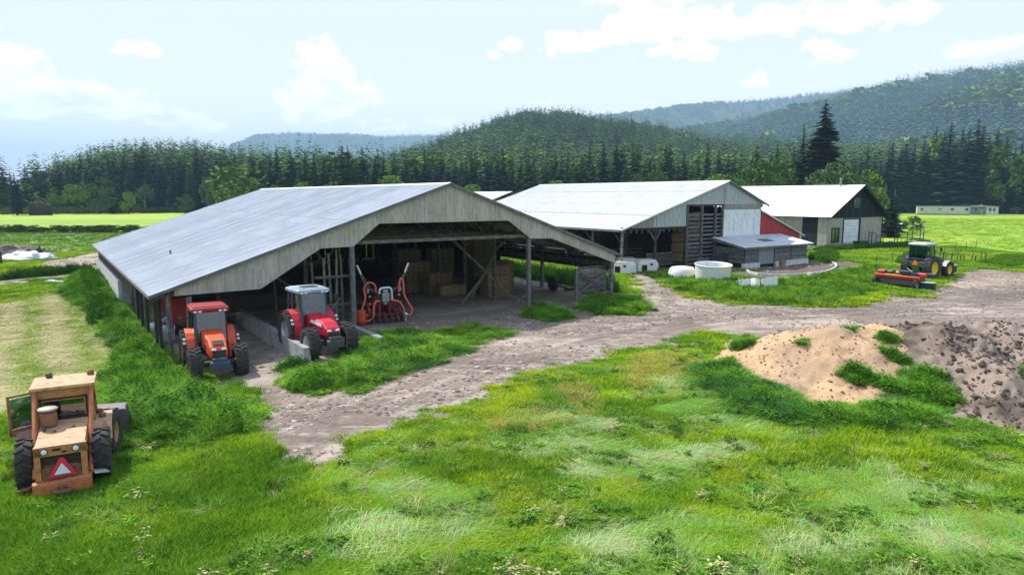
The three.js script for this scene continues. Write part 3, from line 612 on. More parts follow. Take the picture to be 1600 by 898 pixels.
// ---------------------------------------------------------------- low stock shed in front of it
const low = thing('stock_shed', 'low weathered board shed with sloping metal roof and white footing', 'shed', null, ...yard(58.5, 7.9), TURN);
{
  const B = low, W = 11.8, D = 4.0;
  const sl = V(.0, 3.25 - 2.42, -(D + .15)).normalize();
  for (let i = 0; i < 14; i++) { const w = (W + 1.3) / 14, s = ribSheet(V(-.8 + i * w, 2.42 + .004 * (i % 2), .55), V(1, 0, 0), sl, w + .02, D + .7, .02, .24); part('roof_panel', s, pick(C.roofB, i), B); }
  part('skylight', [place(bx(1.9, .02, 1.1), 5.9, 2.93, -1.7, Math.atan2(.83, 4.15), 0, 0)], mat([.13, .14, .16], .5), B);
  part('fascia', [bx(W + 1.3, .2, .05, W / 2 - .15, 2.3, .5)], C.trim, B);
  part('fascia', [beam([-.82, 2.32, .5], [-.82, 3.12, -D], .05, .16)], C.grey[2], B);
  for (let i = 0; i < 6; i++) part('wall_board', [bx(2.3, .27, .05, 1.15, .72 + i * .285, .02 * (i % 2))], pick(C.grey, i), B);
  for (let i = 0; i < 6; i++) part('wall_board', [bx(3.05, .27, .05, 6.9, .72 + i * .285, .02 * (i % 2))], pick(C.grey, i + 3), B);
  for (let i = 0; i < 6; i++) part('wall_board', [bx(3.05, .27, .05, 10.1, .72 + i * .285, .02 * ((i + 1) % 2))], pick(C.grey, i + 5), B);
  for (const u of [.0, 2.35, 5.35, 8.45, 11.66]) part('post', [bx(.13, 2.3, .12, u, 1.15, -.04)], C.dark[0], B);
  clad(B, 'door_panel', 2.45, 5.25, flat(2.15), flat(.35), -.02, C.cladB.map((m) => { const k = m.clone(); k.color.multiplyScalar(.62); return k; }), .95);
  for (let i = 0; i < 6; i++) for (const u of [0, W - .1]) part('end_board', [bx(.05, .27, D, u, .72 + i * .285, -D / 2)], pick(C.grey, i), B);
  part('footing', [prism([[-.25, -.2], [.22, -.2], [.1, .6], [-.2, .6]], 2.9, .03, 'x').rotateY(Math.PI).translate(.9, 0, .1)], C.lime, B);
  part('footing', [prism([[-.25, -.2], [.22, -.2], [.1, .6], [-.2, .6]], 6.4, .03, 'x').rotateY(Math.PI).translate(8.5, 0, .1)], C.lime, B);
  part('footing', [bx(.25, .75, D, W - .05, .22, -D / 2)], C.lime, B);
}
solo('feed_box', [rb(.9, .55, .45, .03, 0, .275, 0)], mat([.42, .29, .13], .9, 0, 'wood', .8), 'small tan wooden box standing before the low board shed', 'box', null, ...yard(64.8, 7.45, .12), TURN);
{ // low concrete kerb that bends round the muddy pen
  const P = [[56.6, 6.2], [54.5, 3.6], [55.2, 1.6], [58.5, .4], [63.0, .9], [67.5, 2.6], [71.5, 5.0], [74, 7.5]].map(([u, v]) => V(...yard(u, v, 0)));
  const c = new THREE.CatmullRomCurve3(P), t = thing('pen_kerb', 'low curved concrete kerb round the muddy pen before the board shed', 'kerb');
  for (let i = 0; i < 14; i++) { const a = c.getPointAt(i / 14), b = c.getPointAt((i + .97) / 14); part('kerb_block', [beam([a.x, groundY(a.x, a.z) - .05, a.z], [b.x, groundY(b.x, b.z) - .05, b.z], .18, .55)], C.lime, t); }
}
// ---------------------------------------------------------------- the steel workshop
const shop = thing('workshop', 'beige steel workshop with dark green gable, white roof and tall white door', 'building', null, ...yard(94.1, 19.7), TURN);
{
  const B = shop, W = 16, L = 23, E = 4.85, R = 9.75, mu = 8.5;
  slope(B, -.7, E - .05, mu, R, -1.0, L, 24, [1], C.roofW, 11, .02, .4); slope(B, W + .9, E - .45, mu, R, -1.0, L, 24, [1], C.roofW, 12, .02, .4);
  part('barge_trim', [beam([-.7, E - .1, 1.03], [mu, R - .02, 1.03], .06, .2)], C.navy, B); part('barge_trim', [beam([mu, R - .02, 1.03], [W + .9, E - .5, 1.03], .06, .2)], C.navy, B);
  part('soffit', [prism([[-.6, E - .2], [mu, R - .25], [W + .8, E - .6], [mu, R - .35]], .9).translate(0, 0, .5)], C.navy, B);
  clad(B, 'gable_panel', 0, W, poly([[0, E - .1], [mu, R - .2], [W, E - .2]]), flat(E - .25), .10, C.green, 1.0);
  const holeA = [1.2, 3.3], door = [4.3, 9.1];
  clad(B, 'front_panel', .02, holeA[0], flat(E - .25), flat(.25), .02, C.shop, .9); clad(B, 'front_panel', holeA[0], holeA[1], flat(E - .25), flat(3.1), .02, C.shop, .9);
  clad(B, 'front_panel', holeA[0], holeA[1], flat(.86), flat(.25), .02, C.shop, .9); clad(B, 'front_panel', holeA[1], door[0], flat(E - .25), flat(.25), .02, C.shop, .9);
  clad(B, 'front_panel', door[0], door[1], flat(E - .25), flat(4.42), .02, C.shop, .9); clad(B, 'front_panel', door[1], W, flat(E - .25), flat(.25), .02, C.shop, .9);
  part('footing', [bx(W, .5, .3, W / 2, .0, -.16)], C.concrete, B); part('footing', [bx(.3, .5, L - .4, -.02, .0, -L / 2)], C.lime, B);
  for (let i = 0; i < 8; i++) part('door_panel', [rb(4.5, .52, .06, .02, 6.7, .35 + i * .535, -.02)], C.white[0], B, 'white overhead door panel');
  part('door_frame', [bx(.14, 4.5, .16, 4.36, 2.2, .06), bx(.3, 4.5, .16, 9.1, 2.2, .06), bx(4.7, .14, .16, 6.7, 4.46, .06)], C.navy, B);
  const win = part('window', [bx(.09, 2.3, .12, 1.24, 1.98, .06), bx(.09, 2.3, .12, 3.26, 1.98, .06), bx(2.1, .09, .12, 2.25, 3.09, .06), bx(2.1, .09, .12, 2.25, .87, .06), bx(.05, 2.2, .08, 2.25, 1.98, .05)], C.navy, B); part('pane', [bx(1.95, 2.15, .012, 2.25, 1.98, .02)], glassMat, win);
  const lw = part('window', [bx(.08, 1.5, .1, 6.9, 6.9, .16), bx(.08, 1.5, .1, 8.6, 6.9, .16), bx(1.78, .08, .1, 7.75, 7.62, .16), bx(1.78, .08, .1, 7.75, 6.18, .16), bx(.06, 1.4, .08, 7.75, 6.9, .16), bx(1.7, .06, .08, 7.75, 6.9, .165)], C.trim, B); part('pane', [bx(1.7, 1.4, .012, 7.75, 6.9, .135)], glassMat, lw);
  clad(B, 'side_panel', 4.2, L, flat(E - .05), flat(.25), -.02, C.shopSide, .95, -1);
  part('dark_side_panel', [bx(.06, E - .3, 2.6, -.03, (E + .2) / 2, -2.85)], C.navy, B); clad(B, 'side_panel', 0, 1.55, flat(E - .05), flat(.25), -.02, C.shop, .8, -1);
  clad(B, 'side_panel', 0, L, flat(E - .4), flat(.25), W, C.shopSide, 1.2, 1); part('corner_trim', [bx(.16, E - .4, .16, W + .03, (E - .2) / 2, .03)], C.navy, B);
  part('rear_wall', [bx(W - .1, E, .1, W / 2, E / 2, -L + .1)], C.shopSide[0], B); part('floor', [bx(W - .3, .1, L - .4, W / 2, .18, -L / 2)], C.concrete, B);
  part('chimney', [cyl([8.2, 9.4, -3], [8.2, 10.7, -3], .14, .14, 10), cyl([8.2, 10.7, -3], [8.2, 10.85, -3], .24, .18, 10)], C.steel, B);
}
{ // a further roof that shows between the two barns
  const B = thing('far_barn', 'far low barn roof showing between the two large barns', 'barn', null, ...yard(57.5, 56), TURN);
  slope(B, -5, 6.1, 3, 8.75, 0, 14, 12, [1], C.roofW, 21); slope(B, 11, 6.1, 3, 8.75, 0, 14, 12, [1], C.roofW, 22);
  for (let i = 0; i < 8; i++) part('wall_panel', [bx(1.95, 6.2, .08, -4.7 + i * 2 + 1, 3.0, -.3)], pick(C.cladB, i), B);
  for (const u of [-4.8, 10.8]) part('side_wall', [bx(.08, 6.0, 13.2, u, 3, -7)], C.cladB[0], B); part('rear_wall', [bx(15.6, 6.1, .08, 3, 3, -13.6)], C.cladB[1], B);
}
// ---------------------------------------------------------------- hay in the shed
{
  const bale = [rb(2.3, .88, 1.15, .07, 0, .44, 0)], B = (label, u, v, y, t, k, w = 1) => {
    const q = thing('hay_bale', label, 'hay bale', 'big square bales under the machinery shed', ...yard(u, v, gy(u, v) + y - .03), TURN + t);
    part('hay', [rb(2.3 * w, .86, 1.15, .08, 0, .43, 0, 0, 0, 0, 2)], pick(C.hay, k), q);
    for (const s of [-.8, -.27, .27, .8]) part('twine', [bx(.02, .89, 1.18, s * w, .43, 0)], C.twine, q);
  };
  const N5 = ['bottom', 'second', 'third', 'fourth', 'top'];
  for (let i = 0; i < 4; i++) B(`square hay bale, ${N5[i]} of the tallest of the centre stacks`, 21.2, 15.4, i * .87, .02, i);
  for (let i = 0; i < 3; i++) B(`square hay bale, ${N5[i]} of the middle step of the centre stack`, 20.9, 13.0, i * .87, -.03, i + 2);
  for (let i = 0; i < 2; i++) B(`square hay bale, ${['lower', 'upper'][i]} of the front step of the centre stack`, 21.8, 10.7, i * .87, .06, i + 5);
  B('single square hay bale on the floor before the centre stack', 21.9, 8.8, 0, -.08, 9);
  for (let i = 0; i < 3; i++) B(`square hay bale, ${N5[i]} of the right front stack by the post`, 24.7, 6.4, i * .87, .05, i + 1);
  for (let i = 0; i < 3; i++) B(`square hay bale, ${N5[i]} of the right stack behind the braces`, 26.3, 8.3, i * .87, .0, i + 3);
  for (let i = 0; i < 5; i++) B(`square hay bale, ${N5[i]} of the tall tan stack behind the braces`, 27.0, 12.3, i * .87, .03, i + 7);
  for (let i = 0; i < 4; i++) B(`square hay bale, ${N5[i]} of the rear right stack of hay`, 24.0, 14.4, i * .87, .03, i + 4);
}

// ================================================================ MACHINES  (local axes: +z is forward, +x the machine's left, y up)
const paint = (c, r = .5) => mat(c, r, 0, 'dust', 1.6);
function wheelParts(R, w, rr, rimMat, lugs = 18, x, y, z, parent, out = 1, dish = .3) {
  const g = new THREE.Group(); g.name = 'wheel'; g.position.set(x, y, z); parent.add(g);
  const h = w / 2, prof = [[rr, -h * .72], [rr + .03, -h * .92], [rr + (R - rr) * .55, -h], [R - .05, -h * .93], [R - .015, -h * .7], [R, 0], [R - .015, h * .7], [R - .05, h * .93], [rr + (R - rr) * .55, h], [rr + .03, h * .92], [rr, h * .72], [rr - .03, 0], [rr, -h * .72]];
  const geos = [place(lathe(prof, 36), 0, 0, 0, 0, 0, Math.PI / 2)];
  for (let i = 0; i < lugs; i++) for (const s of [-1, 1]) {
    const a = (i + (s > 0 ? .5 : 0)) / lugs * Math.PI * 2, b = clean(new THREE.BoxGeometry(h * 1.12, .055, .075 * R + .02)); b.rotateY(s * .55); b.translate(s * h * .46, R + .012, 0); b.rotateX(a); geos.push(b);
  }
  part('tyre', geos, C.rubber, g);
  const d = out * h;
  const rim = [place(lathe([[0, d * dish], [rr * .3, d * dish], [rr * .34, d * (dish + .1)], [rr * .8, d * .1], [rr * .86, d * .62], [rr, d * .74], [rr + .02, d * .72], [rr - .02, 0]], 28), 0, 0, 0, 0, 0, -Math.PI / 2)];
  for (let i = 0; i < 8; i++) { const a = i / 8 * Math.PI * 2; rim.push(cyl([d * (dish + .02), Math.sin(a) * rr * .24, Math.cos(a) * rr * .24], [d * (dish + .14), Math.sin(a) * rr * .24, Math.cos(a) * rr * .24], .025, .025, 6)); }
  part('rim', rim, rimMat, g);
  return g;
}
// a farm tractor; o: colours and sizes
function tractor(o, T) {
  const body = o.body, R = o.R, r = o.r, wb = o.wb, hw = .42, hoodY = o.hoodY ?? 1.55, fz = wb, cabB = 1.25, cabT = o.cabT ?? 2.85;
  // chassis
  part('chassis', [rb(.5, .5, wb + .7, .06, 0, .85, wb / 2 + .1), rb(.75, .7, .8, .08, 0, .95, -.05), bx(.34, .3, .5, 0, .65, fz)], C.iron, T);
  part('front_axle', [rb(1.5, .18, .22, .05, 0, r * .95, fz), cyl([-.8, r, fz], [.8, r, fz], .1, .1, 10)], o.axle ?? C.iron, T);
  part('rear_axle', [cyl([-.95, R, 0], [.95, R, 0], .16, .16, 12)], C.iron, T);
  for (const s of [-1, 1]) { wheelParts(R, o.rw ?? .52, R * .56, o.rim, 20, s * (o.tr ?? .95), R, 0, T, s); wheelParts(r, o.fw ?? .42, r * .54, o.rim, 18, s * (o.tf ?? .92), r, fz, T, s); }
  // hood: a profile in z,y, pulled in towards the nose
  const nose = fz + .55, hp = [[.62, 1.05], [nose - .08, .98], [nose, 1.1], [nose + .0, hoodY - .48], [nose - .10, hoodY - .30], [nose - .5, hoodY - .06], [1.4, hoodY + .03], [.62, hoodY + .1]];
  const hood = prism(hp, hw * 2, .07, 'x');
  { const p = hood.attributes.position; for (let i = 0; i < p.count; i++) { const z = p.getZ(i); p.setX(i, p.getX(i) * (1 - .16 * sst(.8, nose, z))); } hood.computeVertexNormals(); }
  const H = part('hood', [hood], body, T);
  part('grille', [rb(hw * 1.25, hoodY - 1.46, .06, .03, 0, (hoodY + .56) / 2, nose + .0)], C.black, H);
  for (let i = 0; i < 4; i++) part('grille_slat', [bx(hw * 1.15, .02, .03, 0, 1.04 + i * .06, nose + .035)], C.iron, H);
  for (const s of [-1, 1]) part('headlight', [rb(.2, .1, .08, .03, s * .2, hoodY - .40, nose - .03, -.5, 0, s * .12)], C.lamp, H);
  for (const s of [-1, 1]) part('side_vent', [bx(.02, .3, .7, s * hw * .98, 1.25, 1.6)], C.black, H);
  if (o.stripe) for (const s of [-1, 1]) part('hood_stripe', [beam([s * hw * .965, hoodY - .1, .95], [s * hw * .9, hoodY - .2, nose - .5], .02, .15)], o.stripe, H);
  if (o.noseMask) part('nose_mask', [rb(.44, .3, .05, .02, 0, hoodY - .17, nose - .28, -1.03, 0, 0)], C.black, H);
  // front weights or hitch
  part('front_weight', [rb(.78, .36, .34, .05, 0, .72, nose + .18), rb(.6, .16, .3, .04, 0, .96, nose + .12)], o.weight ?? C.iron, T);
  // cab
  const c0 = -.62, c1 = .72, cw = .78, P = [[c0, cabB, cw], [c1 + .1, cabB - .25, cw * .86], [c0 + .05, cabT - .14, cw * .92], [c1 - .12, cabT - .14, cw * .86]];
  const posts = []; for (const s of [-1, 1]) posts.push(beam([s * P[0][2], P[0][1], P[0][0]], [s * P[2][2], P[2][1], P[2][0]], .07, .09), beam([s * P[1][2], P[1][1], P[1][0]], [s * P[3][2], P[3][1], P[3][0]], .05, .07), beam([s * .8, cabB - .1, .02], [s * .76, cabT - .14, .02], .045, .06), beam([s * P[2][2], cabT - .12, P[2][0]], [s * P[3][2], cabT - .12, P[3][0]], .06, .07), beam([s * .8, cabB - .1, c0], [s * .7, cabB - .3, c1], .06, .08));
  posts.push(beam([-.7, cabT - .12, c1 - .12], [.7, cabT - .12, c1 - .12], .06, .06), beam([-.75, cabT - .12, c0], [.75, cabT - .12, c0], .06, .06), bx(1.3, .1, 1.3, 0, cabB - .2, .05), bx(1.3, .35, .06, 0, cabB + .05, c0));
  part('cab_frame', posts, o.cabFrame ?? C.black, T);
  const pane = (pts) => { const g = new THREE.BufferGeometry(); const q = pts.map((p) => V(...p)); const a = [0, 1, 2, 0, 2, 3].flatMap((k) => q[k].toArray()); g.setAttribute('position', new THREE.Float32BufferAttribute(a, 3)); g.computeVertexNormals(); return clean(g); };
  part('windscreen', [pane([[-.66, cabB - .2, c1 + .1], [.66, cabB - .2, c1 + .1], [.66, cabT - .16, c1 - .12], [-.66, cabT - .16, c1 - .12]])], cabGlass, T);
  part('rear_window', [pane([[-.74, cabB + .2, c0], [.74, cabB + .2, c0], [.7, cabT - .16, c0 + .05], [-.7, cabT - .16, c0 + .05]])], cabGlass, T);
  for (const s of [-1, 1]) part('side_window', [pane([[s * .79, cabB - .05, c0 + .05], [s * .7, cabB - .25, c1 + .05], [s * .67, cabT - .16, c1 - .12], [s * .72, cabT - .16, c0 + .07]])], cabGlass, T);
  const RF = part('roof', [rb(1.62, .2, c1 - c0 + .42, .08, 0, cabT, (c0 + c1) / 2, 0, 0, 0, 3), rb(1.4, .1, c1 - c0 + .1, .05, 0, cabT + .1, (c0 + c1) / 2)], o.roof, T);
  if (o.hatch) part('roof_hatch', [rb(.8, .05, .6, .02, 0, cabT + .16, .25)], C.black, RF);
  for (const x of [-.62, -.42, .42, .62]) part('work_light', [rb(.14, .08, .06, .02, x, cabT - .06, c1 + .2)], C.lamp, RF);
  if (o.beacon) for (const x of [-.5, .4]) part('beacon', [cyl([x, cabT + .1, -.4], [x, cabT + .26, -.4], .06, .05, 10)], o.beacon, RF);
  // inside: seat, wheel, dash
  part('seat', [rb(.5, .14, .5, .06, 0, cabB + .22, -.1), rb(.48, .6, .14, .06, 0, cabB + .55, -.36, -.12)], C.black, T);
  part('steering_wheel', [place(clean(new THREE.TorusGeometry(.2, .02, 8, 20), true), 0, cabB + .55, .35, -.9), cyl([0, cabB, .6], [0, cabB + .54, .36], .04, .03, 8)], C.black, T);
  // fenders over the rear wheels: an arc swept over the tyre
  for (const s of [-1, 1]) {
    const arc = []; for (let i = 0; i <= 8; i++) { const a = lerp(-.35, 2.35, i / 8); arc.push([Math.cos(a) * (R + .09), Math.sin(a) * (R + .09)]); } for (let i = 8; i >= 0; i--) { const a = lerp(-.35, 2.35, i / 8); arc.push([Math.cos(a) * (R + .04), Math.sin(a) * (R + .04)]); }
    const f = prism(arc, .36, .01, 'x'); f.translate(s * .86, R, 0); const F = part('fender', [f], o.fender ?? body, T);
    part('fender_light', [rb(.12, .1, .12, .03, s * 1.12, R + .62, .82), rb(.12, .1, .12, .03, s * 1.12, R + .46, .92)], C.lamp, F);
    if (o.frontFender) { const fa = []; for (let i = 0; i <= 6; i++) { const a = lerp(.5, 2.7, i / 6); fa.push([Math.cos(a) * (r + .1), Math.sin(a) * (r + .1)]); } for (let i = 6; i >= 0; i--) { const a = lerp(.5, 2.7, i / 6); fa.push([Math.cos(a) * (r + .06), Math.sin(a) * (r + .06)]); } part('front_fender', [prism(fa, .4, .01, 'x').translate(s * (o.tf ?? .92), r, fz)], o.frontFender, T); }
    part('mirror', [beam([s * .8, cabT - .35, c1 - .1], [s * 1.15, cabT - .3, c1 + .05], .03, .03), rb(.2, .32, .06, .03, s * 1.2, cabT - .42, c1 + .06)], C.black, T);
    part('step', [bx(.35, .04, .3, s * .85, .55, .75), bx(.35, .04, .3, s * .85, .85, .72), bx(.03, .6, .3, s * .7, .75, .75)], C.iron, T);
  }
  part('exhaust', [cyl([-.62, 1.2, .9], [-.62, cabT + .1, .74], .055, .05, 10), cyl([-.62, 1.25, .9], [-.62, 1.9, .85], .09, .09, 10)], C.iron, T);
  part('hitch_arms', [beam([-.35, .75, -.3], [-.42, .55, -1.15], .08, .1), beam([.35, .75, -.3], [.42, .55, -1.15], .08, .1), beam([0, 1.1, -.4], [0, .95, -1.1], .06, .06)], C.iron, T);
  return T;
}
const onYard = (x, z, dy = 0) => [x, groundY(x, z) + dy, z];
{
  const T = thing('tractor', 'orange tractor with dark red roof parked in the left bay of the shed', 'tractor', null, ...onYard(-15.72, -34.75, -.02), 31 * rad); T.scale.setScalar(1.12);
  tractor({ body: paint([.72, .08, .010]), rim: paint([.62, .02, .018], .5), roof: paint([.34, .02, .02], .45), R: .9, r: .70, wb: 2.5, noseMask: 1, hoodY: 1.78, cabT: 2.78, weight: mat([.05, .075, .12], .6), rw: .55, fw: .52 }, T);
  const U = thing('tractor', 'red tractor with pale blue-grey cab roof beside the concrete kerb', 'tractor', null, ...onYard(-11.2, -36.9, -.02), 38 * rad); U.scale.setScalar(1.1);
  tractor({ body: paint([.58, .006, .035]), rim: mat([.5, .52, .55], .45, .3), roof: mat([.38, .47, .55], .5), cabFrame: mat([.09, .13, .17], .5), R: .95, r: .72, wb: 2.55, fw: .52, rw: .55, stripe: mat([.78, .78, .78], .5, 0, null), hatch: 1, hoodY: 1.7, cabT: 2.9, tr: .98 }, U);
  const G = thing('tractor', 'green tractor with yellow rims and pale cab roof on the dirt yard', 'tractor', null, ...onYard(40.1, -66.6, -.02), Math.atan2(WX, WZ + .06)); G.scale.setScalar(1.12);
  tractor({ body: paint([.012, .09, .022]), rim: paint([.82, .62, .02], .4), roof: mat([.55, .60, .50], .5), fender: mat([.03, .035, .05], .5), frontFender: mat([.55, .56, .58], .5), R: .98, r: .70, wb: 2.7, rw: .62, fw: .5, hoodY: 1.8, cabT: 3.0, beacon: mat([.8, .75, .3], .4, 0, null), weight: mat([.012, .06, .02], .5) }, G);
  part('rear_body', [rb(1.3, .5, .2, .05, 0, 1.25, -.72), rb(.6, .7, .3, .05, 0, .95, -.7)], paint([.012, .08, .02]), G);
  part('slow_triangle', [prism([[-.24, -.2], [.24, -.2], [.04, .2], [-.04, .2]], .03, .005).translate(.05, 1.42, -.86)], mat([.85, .14, .01], .5, 0, null), G, 'orange slow-vehicle triangle');
  part('front_ballast', [rb(1.0, .5, .6, .05, 0, .72, 3.9), rb(1.35, .62, .75, .05, 0, .62, 4.5)], mat([.02, .026, .032], .6), G); part('ballast_cover', [rb(1.4, .08, .8, .03, 0, .95, 4.5)], mat([.5, .55, .52], .7), G);
}
{ // trailed mower behind the green tractor
  const T = thing('mower', 'trailed mower with long orange hood hitched behind the green tractor', 'mower', null, ...onYard(34.4, -60.0, -.02), Math.atan2(WX, WZ + .06)), or = paint([.72, .09, .025]);
  part('hood', [prism([[-.55, .62], [.5, .5], [.62, .72], [.35, .98], [-.5, 1.02]], 3.8, .04, 'x')], mat([.10, .025, .02], .6), T);
  part('rear_apron', [bx(3.7, .42, .04, 0, .5, -.6, .12)], mat([.02, .02, .022], .8), T);
  part('rear_panel', [rb(3.95, .26, .12, .04, 0, .98, -.6, -.35)], or, T);
  part('frame', [beam([-1.7, 1.2, .3], [1.7, 1.2, .3], .2, .2), beam([-.7, 1.2, .3], [-.4, 1.15, 1.5], .14, .16), beam([.5, 1.2, .3], [.3, 1.15, 1.6], .14, .16), rb(1.5, .3, .7, .05, .1, 1.3, .5)], mat([.02, .03, .055], .5), T);
  part('drawbar', [beam([.3, 1.0, 1.2], [-.9, .75, 4.6], .16, .18)], mat([.02, .03, .055], .5), T);
  part('drive_shaft', [cyl([.2, 1.15, .9], [-.6, .95, 4.2], .07, .07, 10)], C.steel, T);
  part('hydraulic_ram', [cyl([-.9, 1.4, .2], [.3, 1.55, 1.6], .05, .05, 8)], C.steel, T); part('hydraulic_ram', [cyl([1.2, 1.3, .1], [.3, 1.4, .9], .045, .045, 8)], C.silver, T);
  for (const s of [-1, 1]) { wheelParts(.42, .3, .22, C.silver, 14, s * 1.75, .42, -.75, T, s); part('end_drum', [rb(.4, .34, .4, .08, s * 1.85, 1.2, .25), cyl([s * 1.5, 1.25, .2], [s * 2.1, 1.25, .2], .16, .16, 14)], paint([.55, .02, .02]), T); part('wheel_arm', [beam([s * 1.6, 1.0, -.3], [s * 1.6, .45, -.75], .1, .12)], mat([.02, .03, .055], .5), T); }
  part('cutter_bar', [rb(3.6, .12, .4, .04, 0, .14, .3)], C.iron, T);
  part('skirt', [bx(3.8, .4, .03, 0, .42, .68, -.1)], mat([.025, .025, .028], .85), T);
  part('slow_triangle', [prism([[-.22, -.18], [.22, -.18], [.03, .2], [-.03, .2]], .03, .005).translate(.15, 1.42, -.25)], mat([.75, .04, .02], .5, 0, null), T); part('triangle_centre', [prism([[-.13, -.1], [.13, -.1], [0, .12]], .03).translate(.15, 1.4, -.265)], mat([.8, .78, .75], .5, 0, null), T);
  const b = thing('ballast_block', 'dark ballast box with pale lid beside the mower wheel', 'weight', null, ...onYard(35.7, -58.0), Math.atan2(WX, WZ) + .2); part('block', [rb(1.0, .62, .7, .05, 0, .31, 0)], C.black, b); part('lid', [rb(1.05, .07, .75, .03, 0, .65, 0)], mat([.45, .5, .52], .6), b);
}
{ // the slurry tanker's rear, pumps and looped hoses
  const T = thing('slurry_implement', 'red farm implement with two long looped orange hoses and raised arms', 'implement', null, ...yard(12.4, .55, 0), TURN - .12), red = mat([.22, .008, .02], .45, .1, 'dust', 1), hose = mat([.72, .15, .085], .5);
  part('frame', [bx(2.4, .16, .16, 0, .5, 0), bx(2.4, .14, .14, 0, 1.25, -.1), bx(.14, 1.0, .14, -1.0, .85, -.05), bx(.14, 1.0, .14, 1.0, .85, -.05), bx(.12, .9, .12, -.3, .85, 0), bx(.12, .9, .12, .35, .85, 0), beam([-1, .5, -.1], [-.3, 1.25, -.1], .06, .08), beam([1, .5, -.1], [.35, 1.25, -.1], .06, .08)], red, T);
  part('tank', [place(lathe([[0, -1.4], [.5, -1.35], [.72, -1.1], [.75, 0], [.72, 1.1], [.5, 1.35], [0, 1.4]], 24), 0, 1.25, -1.7, Math.PI / 2)], mat([.10, .012, .016], .5), T);
  part('disc_gang', [-.9, -.5, -.1, .3, .7, 1.1].map((x) => cyl([x, .3, .25], [x + .03, .3, .25], .3, .3, 16)), C.iron, T);
  part('pump_block', [rb(.5, .6, .4, .06, .05, 1.65, .1), cyl([.05, 1.2, .1], [.05, 1.9, .1], .16, .16, 14), rb(.34, .2, .34, .04, .05, 2.05, .1)], C.steel, T);
  part('manifold', [tube([[-.35, 1.9, .15], [-.25, 2.2, .15], [.05, 2.25, .15], [.4, 2.2, .15], [.48, 1.7, .15], [.48, 1.45, .15]], .085, 20, 8)], C.silver, T);
  for (const s of [-1, 1]) {
    const A = part('folding_arm', [beam([s * .55, 2.05, 0], [s * 1.05, 2.3, 0], .12, .14), beam([s * 1.0, 2.1, 0], [s * 1.45, 3.2, 0], .12, .14), beam([s * .9, 2.3, .05], [s * 1.3, 3.1, .05], .06, .06)], C.iron, T);
    part('arm_tip', [cyl([s * 1.42, 3.15, 0], [s * 1.68, 3.75, 0], .075, .075, 10)], C.silver, A); part('coupling', [cyl([s * 1.05, 2.0, .1], [s * 1.05, 2.25, .1], .1, .1, 12), sph(.1, s * .95, 1.75, .15)], C.steel, A);
  }
  part('hose', [tube([[-.55, 2.0, .2], [-.65, 2.5, .22], [-1.0, 2.65, .22], [-1.3, 2.35, .2], [-1.25, 1.7, .2], [-1.5, .9, .2], [-1.55, .45, .22], [-1.2, .22, .25], [-.8, .45, .25], [-.72, 1.1, .22], [-.6, 1.4, .2], [-.3, 1.45, .15]], .065, 64, 10)], hose, T, 'orange hose looped at the left');
  part('hose', [tube([[.95, 1.95, .15], [.98, 2.5, .2], [1.12, 2.85, .2], [1.25, 2.5, .2], [1.28, 1.8, .2], [1.55, 1.2, .2], [1.8, .75, .2], [1.7, .45, .22], [1.35, .5, .22], [1.2, .9, .2], [.95, 1.3, .2], [.5, 1.45, .15]], .065, 64, 10)], hose, T, 'orange hose looped at the right');
  part('valve', [sph(.13, 1.35, .48, .28), cyl([1.35, .0, .2], [1.35, .45, .2], .06, .06, 8)], C.silver, T);
  for (const [x, y] of [[-1.15, .62], [-.95, 1.3], [-1.0, .95], [1.05, 1.15], [.3, 1.5]]) part('marker_lamp', [cyl([x, y, .1], [x, y, .2], .05, .05, 10)], mat([.8, .2, .15], .3, 0, null), T);
  part('stand_leg', [bx(.1, .55, .1, -1.1, .26, .0), bx(.1, .55, .1, 1.1, .26, 0)], red, T);
  for (const s of [-1, 1]) wheelParts(.62, .4, .32, red, 16, s * .95, .62, -1.7, T, s);
  solo('fuel_drum', [lathe([[0, 0], [.3, 0], [.3, .28], [.315, .3], [.3, .32], [.3, .58], [.315, .6], [.3, .62], [.3, .88], [.28, .9], [0, .9]], 20)], paint([.55, .09, .02]), 'orange drum standing behind the left hose by the post', 'drum', null, ...yard(10.85, .55, .05));
}
{ // red forage box behind the orange tractor
  const T = thing('forage_wagon', 'dark red forage wagon standing in the shed behind the orange tractor', 'wagon', null, ...yard(2.4, 6.4, gy(2.4, 6.4)), TURN), red = mat([.26, .012, .016], .5, 0, 'dust', 1.5);
  part('box', [bx(.08, 1.4, 5.4, -1.2, 1.75, -2.6), bx(.08, 1.4, 5.4, 1.2, 1.75, -2.6), bx(2.4, .08, 5.4, 0, 1.05, -2.6), bx(2.48, 1.4, .08, 0, 1.75, -5.3), bx(2.48, .7, .08, 0, 1.4, .1)], red, T);
  for (let i = 0; i < 6; i++) for (const s of [-1, 1]) part('side_rib', [bx(.06, 1.4, .08, s * 1.27, 1.75, -.2 - i * 1.0)], red, T);
  part('beater', [cyl([-1.1, 2.0, .0], [1.1, 2.0, .0], .2, .2, 12), cyl([-1.1, 1.5, .2], [1.1, 1.5, .2], .2, .2, 12)], C.iron, T);
  part('front_hood', [prism([[-.5, 2.45], [.35, 2.45], [.6, 1.4], [.6, 1.0], [-.5, 1.0]], 1.0, .04, 'x').translate(-1.0, 0, .1)], paint([.42, .02, .02]), T);
  part('load', [rb(2.2, .35, 5.0, .12, 0, 2.45, -2.6)], mat([.05, .045, .035], .95, 0, 'straw', 1), T);
  for (const s of [-1, 1]) { wheelParts(.5, .35, .26, C.silver, 12, s * 1.0, .5, -1.2, T, s); wheelParts(.5, .35, .26, C.silver, 12, s * 1.0, .5, -4.0, T, s); }
  part('drawbar', [beam([0, .7, 0], [0, .6, 1.0], .14, .14)], red, T);
}
